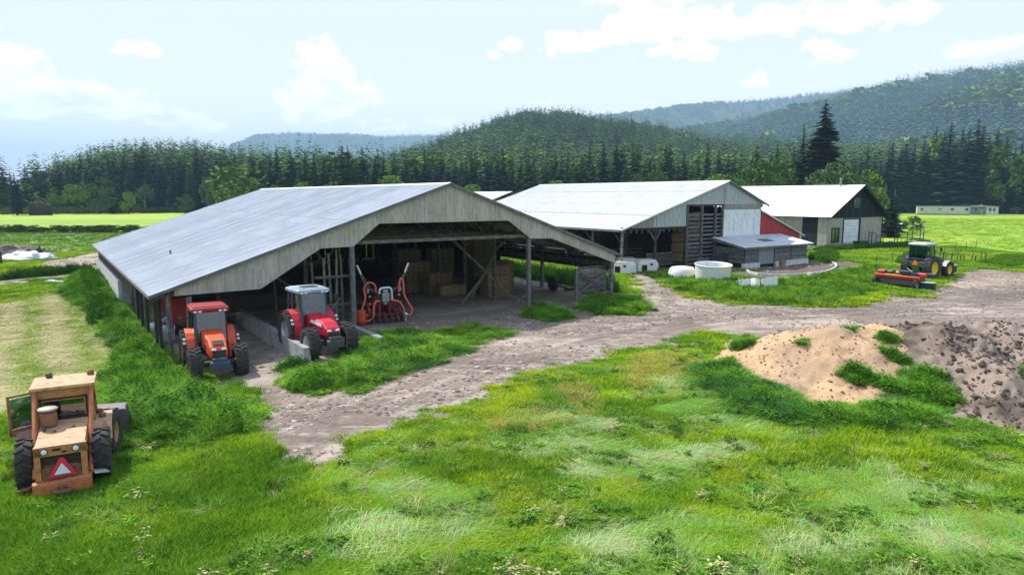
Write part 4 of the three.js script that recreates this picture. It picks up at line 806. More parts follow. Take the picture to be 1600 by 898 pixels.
{ // the old articulated loader in the grass
  const hx = -12.68, hz = -18.55, T = thing('wheel_loader', 'old faded orange articulated wheel loader standing in the grass, seen from behind', 'loader', null, hx, groundY(hx, hz) - .04, hz, Math.PI + 29 * rad);
  const or = mat([.52, .225, .07], .65, 0, 'rust', 1.1), or2 = mat([.52, .17, .06], .62, 0, 'rust', .9), pale = mat([.60, .37, .215], .75, 0, 'rust', 1.2), rust = mat([.22, .10, .06], .85, 0, 'rust', .9), rimM = mat([.45, .24, .09], .7, 0, 'rust', .8), pl = mat([.13, .10, .11], .55, .3, 'rust', 1.2);
  // rear frame, engine hood (local z = 0 at the rear axle, the tail at negative z)
  const tail = -1.05;
  part('rear_frame', [rb(.9, .5, 2.6, .04, 0, .62, .2), bx(1.15, .2, 1.2, 0, .55, -.4)], rust, T);
  part('rear_axle', [cyl([-.95, .66, 0], [.95, .66, 0], .16, .16, 12)], rust, T);
  const H = part('engine_hood', [prism([[-.84, .92], [-.84, 1.36], [-.80, 1.43], [1.0, 1.56], [1.0, .92]], 1.18, .035, 'x')], or, T);
  part('hood_top', [prism([[-1.1, 1.43], [-1.1, 1.455], [.98, 1.58], [.98, 1.56]], 1.14, .0, 'x')], pale, H, 'sun-bleached hood top');
  part('tail_frame', [bx(.14, .98, .16, -.53, .93, tail + .03), bx(.14, .98, .16, .53, .93, tail + .03), bx(1.2, .26, .16, 0, 1.32, tail + .03), bx(1.2, .1, .16, 0, .5, tail + .03)], or, T);
  for (let i = 0; i < 15; i++) part('grille_slat', [bx(.92, .022, .05, 0, .6 + i * .041, tail + .05, .5)], mat([.075, .045, .025], .8, 0, 'rust', .5), T);
  part('grille_back', [bx(.94, .72, .03, 0, .88, tail + .13)], mat([.012, .010, .008], .9), T);
  part('grille_rod', [cyl([-.36, .86, tail + .02], [.38, .9, tail + .02], .022, .022, 8), bx(.03, .12, .03, .2, .92, tail + .02)], rust, T);
  for (const s of [-1, 1]) { part('tail_light', [cyl([s * .36, 1.33, tail - .02], [s * .36, 1.33, tail - .1], .085, .095, 16)], C.iron, T); part('light_glass', [sph(.075, s * .36, 1.33, tail - .09, 1, 1, .35)], C.lamp, T); }
  part('badge_plate', [bx(.2, .06, .02, .08, 1.35, tail - .06), bx(.1, .05, .02, -.08, 1.27, tail - .06)], C.black, T);
  part('counterweight', [prism([[-.68, .14], [.68, .14], [.68, .5], [-.68, .56]], .3, .05).translate(0, 0, tail - .02)], or2, T);
  part('tow_hitch', [rb(.42, .1, .3, .03, 0, .26, tail - .22), cyl([0, .16, tail - .28], [0, .42, tail - .28], .05, .05, 10), cyl([-.1, .36, tail - .2], [.1, .36, tail - .2], .06, .06, 10)], rust, T);
  part('slow_triangle', [prism([[-.33, -.24], [.33, -.24], [.05, .27], [-.05, .27]], .02).translate(-.02, .86, tail - .12)], mat([.62, .02, .05], .5, 0, null), T, 'red bordered slow-vehicle triangle'); part('triangle_centre', [prism([[-.19, -.15], [.19, -.15], [0, .15]], .02).translate(-.02, .84, tail - .145)], mat([.62, .7, .78], .5, 0, null), T);
  part('tail_step', [bx(.36, .04, .4, -.85, .48, tail + .2, .1, .35, .15)], mat([.5, .48, .44], .7), T, 'pale bent step plate'); part('tail_step', [bx(.34, .04, .36, .85, .3, tail + .22, .1, -.3, -.2)], rust, T);
  // wheels
  for (const s of [-1, 1]) wheelParts(.70, .44, .34, rimM, 15, s * .90, .68, 0, T, s, .2);
  // fenders and side tanks ahead of the rear wheels
  for (const s of [-1, 1]) {
    part('side_tank', [prism([[.55, .75], [.72, 1.32], [1.75, 1.36], [1.75, .75]], .5, .03, 'x').translate(s * .87, 0, 0)], or, T);
    part('fender', [prism([[.35, 1.0], [.74, 1.42], [1.85, 1.44], [1.85, 1.39], [.77, 1.36], [.41, .97]], .56, .01, 'x').translate(s * .89, 0, 0)], s < 0 ? pale : mat([.34, .17, .13], .75, 0, 'rust', 1), T);
    part('fuel_cap', [cyl([s * .92, 1.42, 1.25], [s * .92, 1.5, 1.25], .1, .1, 14), sph(.11, s * .84, 1.52, 1.62, 1, .6, 1)], rust, T);
    part('hydraulic_line', [tube([[s * .64, 1.2, -.2], [s * .68, 1.05, .1], [s * .66, .8, -.3], [s * .64, .6, -.6]], .03, 16, 6)], C.black, T);
  }
  // cab
  const c0 = 1.0, c1 = 2.2, cb = 1.4, ct = 2.52, w = .72;
  const post = []; for (const s of [-1, 1]) post.push(beam([s * w, cb - .1, c0], [s * (w - .04), ct, c0 + .03], .1, .1), beam([s * w, cb - .1, c1], [s * (w - .04), ct, c1 - .05], .08, .08), beam([s * w, cb - .02, c0], [s * w, cb - .02, c1], .1, .16), beam([s * (w - .04), ct - .04, c0], [s * (w - .04), ct - .04, c1], .08, .08));
  post.push(bx(1.44, .34, .07, 0, ct - .2, c0 + .02), bx(.2, .9, .06, -.6, 1.95, c0 + .02), bx(.16, .9, .06, .63, 1.95, c0 + .02), bx(1.4, .2, .07, 0, cb + .02, c0 + .02), bx(1.4, .1, .07, 0, ct - .08, c1 - .04), bx(1.4, .3, .07, 0, cb + .08, c1 - .02));
  part('cab_frame', post, or, T);
  part('cab_roof', [rb(1.62, .1, 1.45, .03, 0, ct + .04, (c0 + c1) / 2 - .02)], pale, T, 'sun-bleached flat cab roof');
  part('rear_window', [bx(1.1, .62, .012, .02, 1.9, c0 + .01)], cabGlass, T); part('window_seal', [bx(1.2, .05, .04, .02, 2.22, c0 - .03), bx(1.2, .16, .05, .02, 1.56, c0 - .03), bx(.05, .7, .04, -.56, 1.9, c0 - .03), bx(.05, .7, .04, .58, 1.9, c0 - .03)], C.black, T);
  part('windscreen', [bx(1.26, .85, .012, 0, 1.98, c1 - .02)], cabGlass, T); part('side_window', [bx(.012, .9, .95, -w + .02, 1.95, (c0 + c1) / 2)], cabGlass, T); 
  part('side_mullion', [bx(.04, .95, .05, -w, 1.95, (c0 + c1) / 2), bx(.04, .05, 1.1, -w, 1.9, (c0 + c1) / 2)], C.black, T);
  const D = new THREE.Group(); D.name = 'cab_door'; D.position.set(w + .02, 0, c0 + .08); D.rotation.y = 2.05; T.add(D);       // the left door swung open
  part('door_frame', [bx(.05, 1.15, .06, 0, 1.9, .03), bx(.05, 1.15, .06, 0, 1.9, .63), bx(.05, .06, .66, 0, 2.45, .33), bx(.05, .22, .66, 0, 1.4, .33)], mat([.36, .15, .09], .7, 0, 'rust', .8), D); part('door_pane', [bx(.012, .85, .56, 0, 1.95, .33)], cabGlass, D);
  part('seat', [rb(.5, .14, .5, .05, 0, 1.55, 1.5), rb(.5, .5, .12, .05, 0, 1.85, 1.3)], C.black, T); part('dash', [rb(.9, .35, .2, .04, 0, 1.6, 2.0)], C.black, T); part('cab_floor', [bx(1.4, .06, 1.25, 0, 1.3, 1.6)], rust, T);
  // rollover bars: long slanting tubes from the roof corners to the tail
  for (const s of [-1, 1]) part('rollover_bar', [cyl([s * .70, ct - .1, c0 - .02], [s * .64, .52, tail + .22], .062, .062, 14), cyl([s * .70, ct - .16, c0 - .02], [s * .70, ct + .0, c0 - .02], .085, .085, 12)], or2, T);
  // air cleaner, stack
  part('air_cleaner', [cyl([.36, 1.5, .5], [.36, 1.62, .5], .14, .14, 18), cyl([.36, 1.62, .5], [.36, 1.92, .5], .22, .22, 20), sph(.22, .36, 1.92, .5, 1, .45, 1), cyl([.36, 1.98, .5], [.36, 2.06, .5], .12, .12, 14)], mat([.30, .13, .08], .7, 0, 'rust', .5), T);
  part('cleaner_cap', [lathe([[0, 2.14], [.2, 2.12], [.26, 2.08], [.24, 2.04], [.1, 2.03]], 22).translate(.36, 0, .5)], mat([.5, .42, .36], .6, .1), T); part('exhaust', [cyl([.44, 1.46, .1], [.46, 1.72, .16], .05, .05, 10)], C.iron, T);
  part('roof_lamp', [sph(.1, .42, ct + .16, c1 - .1), bx(.06, .1, .06, .42, ct + .08, c1 - .1)], C.iron, T); part('roof_lamp', [sph(.1, -.66, ct + .15, c1 - .25), bx(.06, .1, .06, -.66, ct + .08, c1 - .25)], rust, T);
  part('control_lever', [cyl([-.3, 1.5, 1.9], [-.34, 1.9, 1.8], .018, .018, 6), cyl([-.22, 1.5, 1.9], [-.25, 1.88, 1.8], .018, .018, 6), sph(.035, -.34, 1.91, 1.8), sph(.035, -.25, 1.89, 1.8)], C.black, T); part('steering_wheel', [place(clean(new THREE.TorusGeometry(.2, .02, 8, 20), true), 0, 1.95, 1.8, -.9), cyl([0, 1.5, 2.0], [0, 1.94, 1.82], .035, .03, 8)], C.black, T);
  for (const s of [-1, 1]) part('hydraulic_hose', [tube([[s * .6, 1.3, -.7], [s * .72, 1.15, -.5], [s * .7, .95, -.15], [s * .66, .85, .3]], .028, 18, 6), tube([[s * .58, 1.1, -.8], [s * .7, .9, -.6], [s * .66, .7, -.3], [s * .6, .6, .2]], .022, 18, 6)], C.black, T);
  part('engine_latch', [bx(.05, .12, .03, .605, 1.2, -.3), bx(.05, .12, .03, -.605, 1.2, -.3), cyl([.2, 1.5, .0], [.2, 1.56, .0], .05, .05, 10), cyl([-.25, 1.5, .2], [-.25, 1.57, .2], .04, .04, 10)], rust, T);
  // front half, steered to the right
  const F = new THREE.Group(); F.name = 'front_half'; F.position.set(0, 0, 1.35); F.rotation.y = -.2; T.add(F);
  part('front_frame', [rb(.8, .8, 1.4, .05, 0, .8, .9), bx(.9, .5, .5, 0, 1.1, .6)], or, F);
  for (const s of [-1, 1]) wheelParts(.70, .44, .34, rimM, 15, s * .90, .68, .85, F, s, .2);
  for (const s of [-1, 1]) part('lift_arm', [beam([s * .52, 1.35, .5], [s * .56, .9, 1.9], .12, .26), beam([s * .56, .9, 1.9], [s * .58, .4, 2.2], .12, .22)], or2, F);
  part('tilt_ram', [cyl([0, 1.3, .8], [0, .9, 2.0], .07, .07, 10)], C.steel, F);
  part('bucket', [prism([[2.15, .12], [3.1, .05], [3.12, .09], [2.3, .17], [2.2, .45], [2.28, .95], [2.5, 1.12], [2.47, 1.16], [2.2, 1.02], [2.1, .5]], 2.1, .0, 'x'), prism([[2.15, .12], [3.08, .07], [2.5, 1.12], [2.2, 1.0], [2.1, .5]], .04, 0, 'x').translate(1.06, 0, 0), prism([[2.15, .12], [3.08, .07], [2.5, 1.12], [2.2, 1.0], [2.1, .5]], .04, 0, 'x').translate(-1.06, 0, 0)], pl, F, 'dull purple-grey bucket');
  for (const x of [-.6, 0, .6]) part('bucket_rib', [bx(.06, .9, .06, x, .6, 2.07)], pl, F);
}

// ================================================================ SMALLER THINGS ABOUT THE YARD
{ // white calf hutches and tubs
  const hutch = (label, x, z, turn, w = 2.3, h = 1.35, d = 1.9) => {
    const T = thing('calf_hutch', label, 'calf hutch', 'white calf hutches', ...onYard(x, z, -.03), turn);
    const o = [[-w / 2, 0], [w / 2, 0], [w / 2 - .08, h * .72], [w / 2 - .34, h], [-w / 2 + .34, h], [-w / 2 + .08, h * .72]];
    const s = new THREE.Shape(o.map((p) => new THREE.Vector2(...p))); const hole = new THREE.Path([[-.72, .06], [-.12, .06], [-.12, .82], [-.72, .82]].map((p) => new THREE.Vector2(...p))); s.holes.push(hole);
    part('front', [clean(new THREE.ExtrudeGeometry(s, { depth: .05, bevelEnabled: false })).translate(0, 0, d / 2 - .05)], C.poly, T);
    const sh = [[-w / 2, 0], [-w / 2 + .08, h * .72], [-w / 2 + .34, h], [w / 2 - .34, h], [w / 2 - .08, h * .72], [w / 2, 0], [w / 2 - .05, 0], [w / 2 - .13, h * .7], [w / 2 - .37, h - .05], [-w / 2 + .37, h - .05], [-w / 2 + .13, h * .7], [-w / 2 + .05, 0]];
    part('shell', [prism(sh, d - .06, .012).translate(0, 0, -.03)], C.poly, T); part('rear_panel', [prism(o, .05).translate(0, 0, -d / 2 + .03)], C.poly, T);
    part('side_vent', [bx(.28, .24, .06, .35, .88, d / 2)], mat([.05, .06, .09], .8), T); for (const x2 of [-.0, .62]) part('rib', [bx(.05, h * .68, .04, x2, h * .36, d / 2 + .01)], C.poly, T);
    return T;
  };
  hutch('white calf hutch with a dark doorway before the open cattle barn', 14.35, -72.9, .12);
  hutch('white calf hutch half hidden behind the end of the machinery shed', 11.7, -70.6, -.5, 2.0, 1.3);
  hutch('shaded white calf hutch just behind its neighbour with the dark doorway', 12.7, -75.2, .1, 2.2, 1.3);
  const wheel = thing('old_rubber_ring', 'small black tyre leaning on the calf hutch corner', 'tyre', null, ...onYard(15.75, -72.0, .28), .3); part('tyre', [place(clean(new THREE.TorusGeometry(.24, .09, 10, 24), true), 0, 0, 0, -.2)], C.rubber, wheel);
  solo('plastic_dome', [lathe([[1.42, 0], [1.40, .1], [1.32, .7], [1.22, 1.02], [1.02, 1.2], [.5, 1.28], [0, 1.3]], 36)], C.poly, 'white upturned plastic dome hutch in the grass', 'dome', null, ...onYard(16.65, -66.3, -.06));
  const tub = thing('plastic_tub', 'large open white tub tipped towards the camera with a slot in it', 'tub', null, ...onYard(19.0, -64.2, .12), .1); 
  const ts = part('shell', [lathe([[1.55, 0], [1.58, .04], [1.66, 1.1], [1.74, 1.14], [1.74, 1.2], [1.64, 1.2], [1.56, 1.08], [1.48, .1], [0, .08], [0, 0]], 40)], C.poly, tub); ts.rotation.x = .07; ts.scale.set(1, 1.25, 1); const sl = part('slot', [bx(.75, .1, .1, .35, .98, -1.58)], C.black, tub); sl.rotation.x = .07; sl.position.y = .22;
  const p1 = thing('plastic_scrap', 'flat broken piece of white plastic left of the larger pieces', 'scrap', 'broken white plastic in the grass', ...onYard(20.4, -61.2, .02), .3); part('sheet', [prism([[-.75, 0], [.55, .0], [.75, .62], [.3, .5], [-.2, .35]], .06, .01).rotateX(-.35)], C.poly, p1);
  const p2 = thing('plastic_scrap', 'broken white hutch half with rounded end lying in the grass', 'scrap', 'broken white plastic in the grass', ...onYard(20.9, -58.6, -.05), -.2);
  part('shell', [prism([[-1.15, .05], [-1.2, 1.15], [-1.05, .55], [-.6, .95], [-.1, .95], [.35, .75], [.4, 0], [.1, -.05]], .08, .02).rotateX(-.3), cyl([.15, .0, -.1], [.2, .85, -.5], .45, .4, 18, true)], C.poly, p2);
  const p3 = thing('plastic_scrap', 'upright square white plastic panel right of the broken hutch', 'scrap', 'broken white plastic in the grass', ...onYard(22.5, -59.0, -.03), .25); part('panel', [prism([[-.8, .0], [.75, .0], [.85, 1.05], [.1, .98], [-.75, .9]], .09, .02).rotateX(-.2)], C.poly, p3);
  solo('concrete_block', [rb(.5, .5, .5, .04, 0, .25, 0)], C.lime, 'pale square block at the right end of the pen kerb', 'block', null, ...onYard(29.8, -67.6, -.02), .4);
}
{ // the wheel set and odds under the right aisle
  const T = thing('scrap_axle', 'large black wheel with drawbar lying under the right aisle of the shed', 'wheel', null, ...onYard(3.5, -57.8, -.02), .5);
  wheelParts(.62, .38, .26, C.iron, 16, 0, .62, 0, T, 1); part('drawbar', [beam([0, .5, 0], [1.5, .15, .5], .12, .12), rb(.7, .25, .5, .06, 1.3, .16, .5)], C.iron, T);
  const H = thing('hay_heap', 'dark loose heap of spoiled hay behind the post', 'heap', null, ...onYard(-1.9, -58.5, -.1), .2); part('heap', [sph(1, 0, .35, 0, 1.8, .9, 1.1, 18)], mat([.07, .06, .045], .95, 0, 'straw', 1), H);
  const F = thing('trailer_frame', 'dark trailer frame standing behind the right end post', 'trailer', null, ...onYard(6.5, -57.8, -.03), .4); part('bed', [rb(2.0, .18, 1.1, .04, 0, .72, 0), bx(1.9, .3, .08, 0, .88, .5)], C.iron, F); for (const s of [-.7, .7]) wheelParts(.34, .22, .16, C.iron, 10, s, .34, 0, F, Math.sign(s));
}
// straw bags and junk in the left bays
{
  const bag = (label, u, v, s, t, y = 0) => { const q = thing('feed_bag', label, 'bag', 'white bulk bags in the left bays', ...yard(u, v, gy(u, v) - .03 + y), TURN + t); part('sack', [rb(s, s * .95, s, s * .28, 0, s * .47, 0, 0, 0, 0, 4), sph(s * .3, .1, s * .95, 0, 1, .5, 1)], mat([.55, .58, .65], .8, 0, 'dust', .8), q); part('strap', [tube([[-s * .4, s * .9, s * .4], [-s * .2, s * 1.25, s * .2], [s * .3, s * 1.2, 0], [s * .4, s * .9, -s * .4]], .02, 10, 5)], C.black, q); };
  bag('white bulk bag nearest the open left bay of the shed', .45, 5.5, .95, .2); bag('white bulk bag behind the others in the left bay', 1.3, 9.5, 1.0, -.3); bag('white bulk bag slumped against the inner posts of the left bay', .4, 8.6, .85, .5);
  const br = thing('brush_pile', 'tangle of bare branches lying before the left bays of the shed', 'branches', null, ...yard(-1.2, 7.2, gy(-1.2, 7.2))); const r = rng(5), g = []; for (let i = 0; i < 22; i++) { const x = (r() - .5) * 2.4, z = (r() - .5) * 2.4, a = r() * 6.3, L = .6 + r() * .9; g.push(tube([[x, .05 + r() * .3, z], [x + Math.cos(a) * L * .5, .3 + r() * .4, z + Math.sin(a) * L * .5], [x + Math.cos(a + .3) * L, .1 + r() * .5, z + Math.sin(a + .3) * L]], .018, 6, 4)); } part('branch', g, C.timber[2], br);
}
// ---------------------------------------------------------------- mobile home, its sheds, pole and wagon across the right field
{
  const T = thing('mobile_home', 'long cream mobile home with porch across the right field', 'house', null, 189.5, 0, -293.5, -.41), cream = mat([.62, .60, .52], .7, 0, 'streak', 4);
  part('wall', [bx(19.5, 3.2, 4.2, -4.5, 2.0, 0)], cream, T); part('skirting', [bx(19.3, .45, 4.0, -4.5, .22, 0)], C.timber[2], T);
  part('roof', [prism([[-14.5, 3.6], [5.4, 3.6], [5.4, 3.75], [-4.5, 3.95], [-14.5, 3.75]], 4.6)], mat([.09, .15, .13], .7), T);
  for (let i = 0; i < 20; i++) part('siding_strip', [bx(.06, 3.1, .04, -14 + i * .98, 2.0, 2.12)], cream, T);
  const porch = part('porch', [bx(6.0, 3.0, 4.4, 8.2, 1.9, .3)], mat([.16, .22, .30], .7, 0, 'streak', 3), T); part('porch_wall', [bx(4.2, 3.1, 4.6, 12.8, 1.9, .4)], mat([.66, .68, .70], .7), T);
  part('porch_roof', [prism([[4.8, 3.5], [15.4, 3.5], [15.2, 3.7], [10, 4.1], [5.0, 3.7]], 5.4).translate(0, 0, .4)], mat([.42, .36, .20], .7, 0, 'streak', 2), T); part('door', [bx(1.0, 2.1, .08, 9.0, 1.45, 2.55)], mat([.5, .40, .12], .6), T);
  for (const [x, w, h] of [[-12.6, .9, 1.1], [-6.0, 1.2, .6], [-1.4, 1.1, 1.1], [3.8, 1.1, 1.1], [7.0, 1.5, 1.3], [12.0, .9, 1.3], [13.4, .9, 1.3]]) { const z = x > 10.6 ? 2.74 : x > 5.2 ? 2.54 : 2.16, q = part('window', [bx(w + .16, h + .16, .06, x, 2.35, z)], C.white[0], T); part('pane', [bx(w, h, .04, x, 2.35, z + .03)], mat([.05, .08, .11], .15, 0, null), q); }
  for (let i = 0; i < 8; i++) part('deck_rail', [bx(.08, .9, .08, 6 + i * .6, .8, 3.6)], C.timber[2], T); part('deck', [bx(5, .2, 1.4, 8, .4, 3.1)], C.timber[2], T); part('chimney', [cyl([9.2, 3.9, 0], [9.2, 4.9, 0], .15, .15, 8)], C.steel, T);
  const S = thing('garden_shed', 'small dark shed right of the mobile home', 'shed', null, 224, 0, -306, -.2); part('wall', [bx(5, 2.2, 3.5, 0, 1.1, 0)], C.dark[0], S); part('roof', [prism([[-2.9, 2.1], [2.9, 2.1], [0, 3.1]], 4.2).translate(0, 0, 0)], mat([.22, .25, .28], .7), S); part('door', [bx(1.4, 1.8, .08, .4, .95, 1.78)], C.timber[2], S);
  const C2 = thing('white_van', 'small white van body at the right edge of the field', 'van', null, 233, 0, -303, -.2); part('body', [rb(4.6, 1.5, 1.9, .25, 0, 1.15, 0)], C.white[0], C2); part('window', [bx(2.4, .5, 1.94, -.2, 1.5, 0)], C.black, C2); for (const [x, z] of [[-1.4, .8], [1.4, .8], [-1.4, -.8], [1.4, -.8]]) part('wheel', [cyl([x, .35, z - .12], [x, .35, z + .12], .35, .35, 14)], C.rubber, C2);
  const P = thing('utility_pole', 'pale wooden utility pole left of the mobile home', 'pole', null, 172, 0, -309); part('pole', [cyl([0, -.5, 0], [0, 11, 0], .17, .12, 10)], C.timber[2], P); part('cross_arm', [bx(1.8, .12, .1, 0, 10.4, 0)], C.timber[1], P); part('guy_wire', [cyl([0, 9, 0], [7, 0, 2], .03, .03, 5)], C.steel, P);
  const Wg = thing('flat_wagon', 'pale flat wagon with a dark bush behind it in the right field', 'wagon', null, 100.5, 0, -172.5, -.1); part('bed', [rb(6.2, .3, 2.2, .08, 0, .85, 0), rb(2.4, .3, 1.6, .1, -1.2, 1.1, 0)], mat([.6, .62, .6], .7), Wg); part('drawbar', [beam([-3, .6, 0], [-4.6, .4, 0], .12, .12)], C.iron, Wg); for (const [x, z] of [[-2, 1], [2, 1], [-2, -1], [2, -1]]) part('wheel', [cyl([x, .42, z - .12], [x, .42, z + .12], .42, .42, 14)], C.rubber, Wg);
}
// ---------------------------------------------------------------- pipe racks, posts and old implements by the workshop
{
  const rack = (label, u, v, h, w) => { const T = thing('gate_rack', label, 'rack', 'dark pipe racks beside the workshop', ...yard(u, v), TURN); for (const s of [-1, 1]) part('upright', [cyl([s * w / 2, -.1, 0], [s * w / 2, h, 0], .07, .07, 8)], C.iron, T); for (const y of [.35, .7]) part('rail', [cyl([-w / 2, h * y, 0], [w / 2, h * y, 0], .05, .05, 8)], C.iron, T); part('arm', [beam([-w / 2, h * .9, 0], [-w / 2, h * .9, 1.2], .08, .08)], C.iron, T); };
  rack('dark pipe rack just right of the tall white door', 104.0, 18.2, 2.4, .9); rack('low dark pipe rack, second from the white door', 106.5, 18.0, 1.9, 2.2); rack('dark pipe rack at the far corner of the workshop', 110.6, 17.4, 2.5, 1.0); rack('dark pipe rack out past the workshop corner', 113.4, 16.6, 2.3, 1.6); rack('rightmost tall dark pipe rack past the workshop', 116.2, 16.0, 2.4, 1.2);
  const I = thing('old_harrow', 'old grey harrow stored in the weeds past the workshop', 'harrow', null, ...yard(114.8, 15.6), TURN); part('frame', [bx(2.6, .12, .12, 0, .9, 0), bx(2.6, .12, .12, 0, .9, -1), bx(.12, .12, 1.1, -1.2, .9, -.5), bx(.12, .12, 1.1, 1.2, .9, -.5)], C.iron, I); for (let i = 0; i < 7; i++) part('tine', [tube([[-1.2 + i * .4, .9, 0], [-1.2 + i * .4, .6, .3], [-1.2 + i * .4, .1, .1]], .035, 8, 5)], C.steel, I);
  const J = thing('scrap_sled', 'pale metal sled lying before the pipe racks', 'sled', null, ...yard(107.2, 16.6, .1), TURN); part('deck', [rb(3.0, .2, 1.2, .06, 0, .2, 0), rb(.8, .5, .6, .1, .3, .5, 0)], mat([.5, .5, .52], .6), J); 
  const K = thing('water_trough', 'black plastic trough standing before the white door', 'trough', null, ...yard(101.6, 18.4), TURN); part('shell', [prism([[-1.2, 0], [1.2, 0], [1.35, .95], [-1.35, .95]], 1.1, .05)], C.black, K);
  const pl = thing('board_stack', 'pale boards laid flat beside the workshop door', 'boards', null, ...yard(105, 16.3), TURN); for (let i = 0; i < 5; i++) part('board', [bx(2.6, .06, .28, 0, .16 + .02 * (i % 2), i * .3)], mat([.5, .46, .40], .8, 0, 'wood', 1), pl);
  // row of leaning old fence posts on the right
  const r = rng(31);
  for (let i = 0; i < 16; i++) { const t = i / 15, x = lerp(51.8, 57.2, t), z = lerp(-87.5, -82.5, t); const q = thing('fence_post', `leaning grey stake, ${['first', 'second', 'third', 'fourth', 'fifth', 'sixth', 'seventh', 'eighth', 'ninth', 'tenth', 'eleventh', 'twelfth', 'thirteenth', 'fourteenth', 'fifteenth', 'last'][i]} from the left, beyond the green tractor`, 'post', 'old stakes right of the green tractor', ...onYard(x + r() * .3, z, -.1)); part('stake', [beam([0, 0, 0], [(r() - .5) * .35, .8 + r() * .6, (r() - .5) * .3], .12, .1)], pick(C.timber, i), q); }
  for (let i = 0; i < 9; i++) { const [x, , z] = yard(76 + i * 4.6, 2.5 + i * .5); const q = thing('fence_post', `thin pasture fence post, ${['first', 'second', 'third', 'fourth', 'fifth', 'sixth', 'seventh', 'eighth', 'ninth'][i]} from the board shed behind the green tractor`, 'post', 'fence posts behind the green tractor', ...onYard(x, z, -.1)); part('stake', [cyl([0, 0, 0], [0, 1.25, 0], .05, .045, 7)], C.timber[i % 3], q); }
}
// ---------------------------------------------------------------- left side: tarp heap, log hut, white lumps on the track
{
  const T = thing('tarp_heap', 'heap of crumpled brown and white tarpaulin in the left pasture', 'heap', null, ...onYard(-63.0, -88.0, -.1)); 
  const lump = (sx, sy, sz, seed) => { const g = new THREE.SphereGeometry(1, 30, 18); const p = g.attributes.position; for (let i = 0; i < p.count; i++) { const a = p.getX(i), b = p.getY(i), c = p.getZ(i), k = 1 + 1.3 * (fbm(a * 3.2 + seed, c * 3.2 + b * 2.7, 4) - .5); p.setXYZ(i, a * sx * k, Math.max(-.1, b) * sy * k, c * sz * k); } g.computeVertexNormals(); return clean(g, true); };
  part('white_tarp', [lump(3.4, .9, 1.8, 3).translate(1.0, 0, .9)], mat([.66, .65, .68], .7), T); part('brown_tarp', [lump(3.2, 1.5, 1.7, 9).translate(-1.0, 0, -.5)], mat([.13, .10, .09], .8), T); part('dark_tarp', [lump(1.4, 1.35, 1.1, 19).translate(1.3, .0, -.4)], mat([.05, .045, .05], .7), T);
  const S = thing('marker_post', 'short dark post at the left edge before the tarp heap', 'post', null, ...onYard(-60.5, -80.5, -.1)); part('post', [bx(.16, 1.6, .16, 0, .8, 0)], C.dark[0], S);
  const H = thing('log_hut', 'small dark log hut with open rafters at the left wood edge', 'hut', null, -197, 0, -287, .15);
  for (let i = 0; i < 9; i++) { part('log', [cyl([-3.4, .3 + i * .42, 2.4], [3.4, .3 + i * .42, 2.4], .21, .2, 8)], pick(C.dark, i), H); part('log', [cyl([-3.2, .5 + i * .42, -2.4], [-3.2, .5 + i * .42, 2.7], .2, .2, 8), cyl([3.2, .5 + i * .42, -2.4], [3.2, .5 + i * .42, 2.7], .2, .2, 8)], pick(C.dark, i + 1), H); }
  part('rear_wall', [bx(6.4, 3.8, .3, 0, 1.9, -2.4)], C.dark[1], H); for (const z of [2.5, 0, -2.5]) part('rafter', [beam([-3.6, 3.9, z], [0, 5.8, z], .18, .2), beam([0, 5.8, z], [3.6, 3.9, z], .18, .2)], C.timber[0], H); part('roof_board', [beam([-2.9, 4.35, -2.6], [-2.9, 4.35, 2.6], 1.5, .06), beam([2.9, 4.35, -2.6], [2.9, 4.35, 2.6], 1.5, .06)], C.timber[1], H);
  for (const [i, x, z, s] of [[0, -45.2, -62.6, .9], [1, -42.9, -63.2, 1.3]]) { const q = thing('limestone_lump', i ? 'longer white lump on the left farm track' : 'small white lump at the left of the farm track', 'stone', 'white lumps on the track', ...onYard(x, z, -.06)); part('stone', [lump(s, .22, .35, 40 + i)], C.lime, q); }
  const wb = solo('white_box', [rb(1.6, 1.0, 1.0, .08, 0, .5, 0)], C.poly, 'small white box in the field just above the long roof', 'box', null, -66, 0, -135, .3);
}
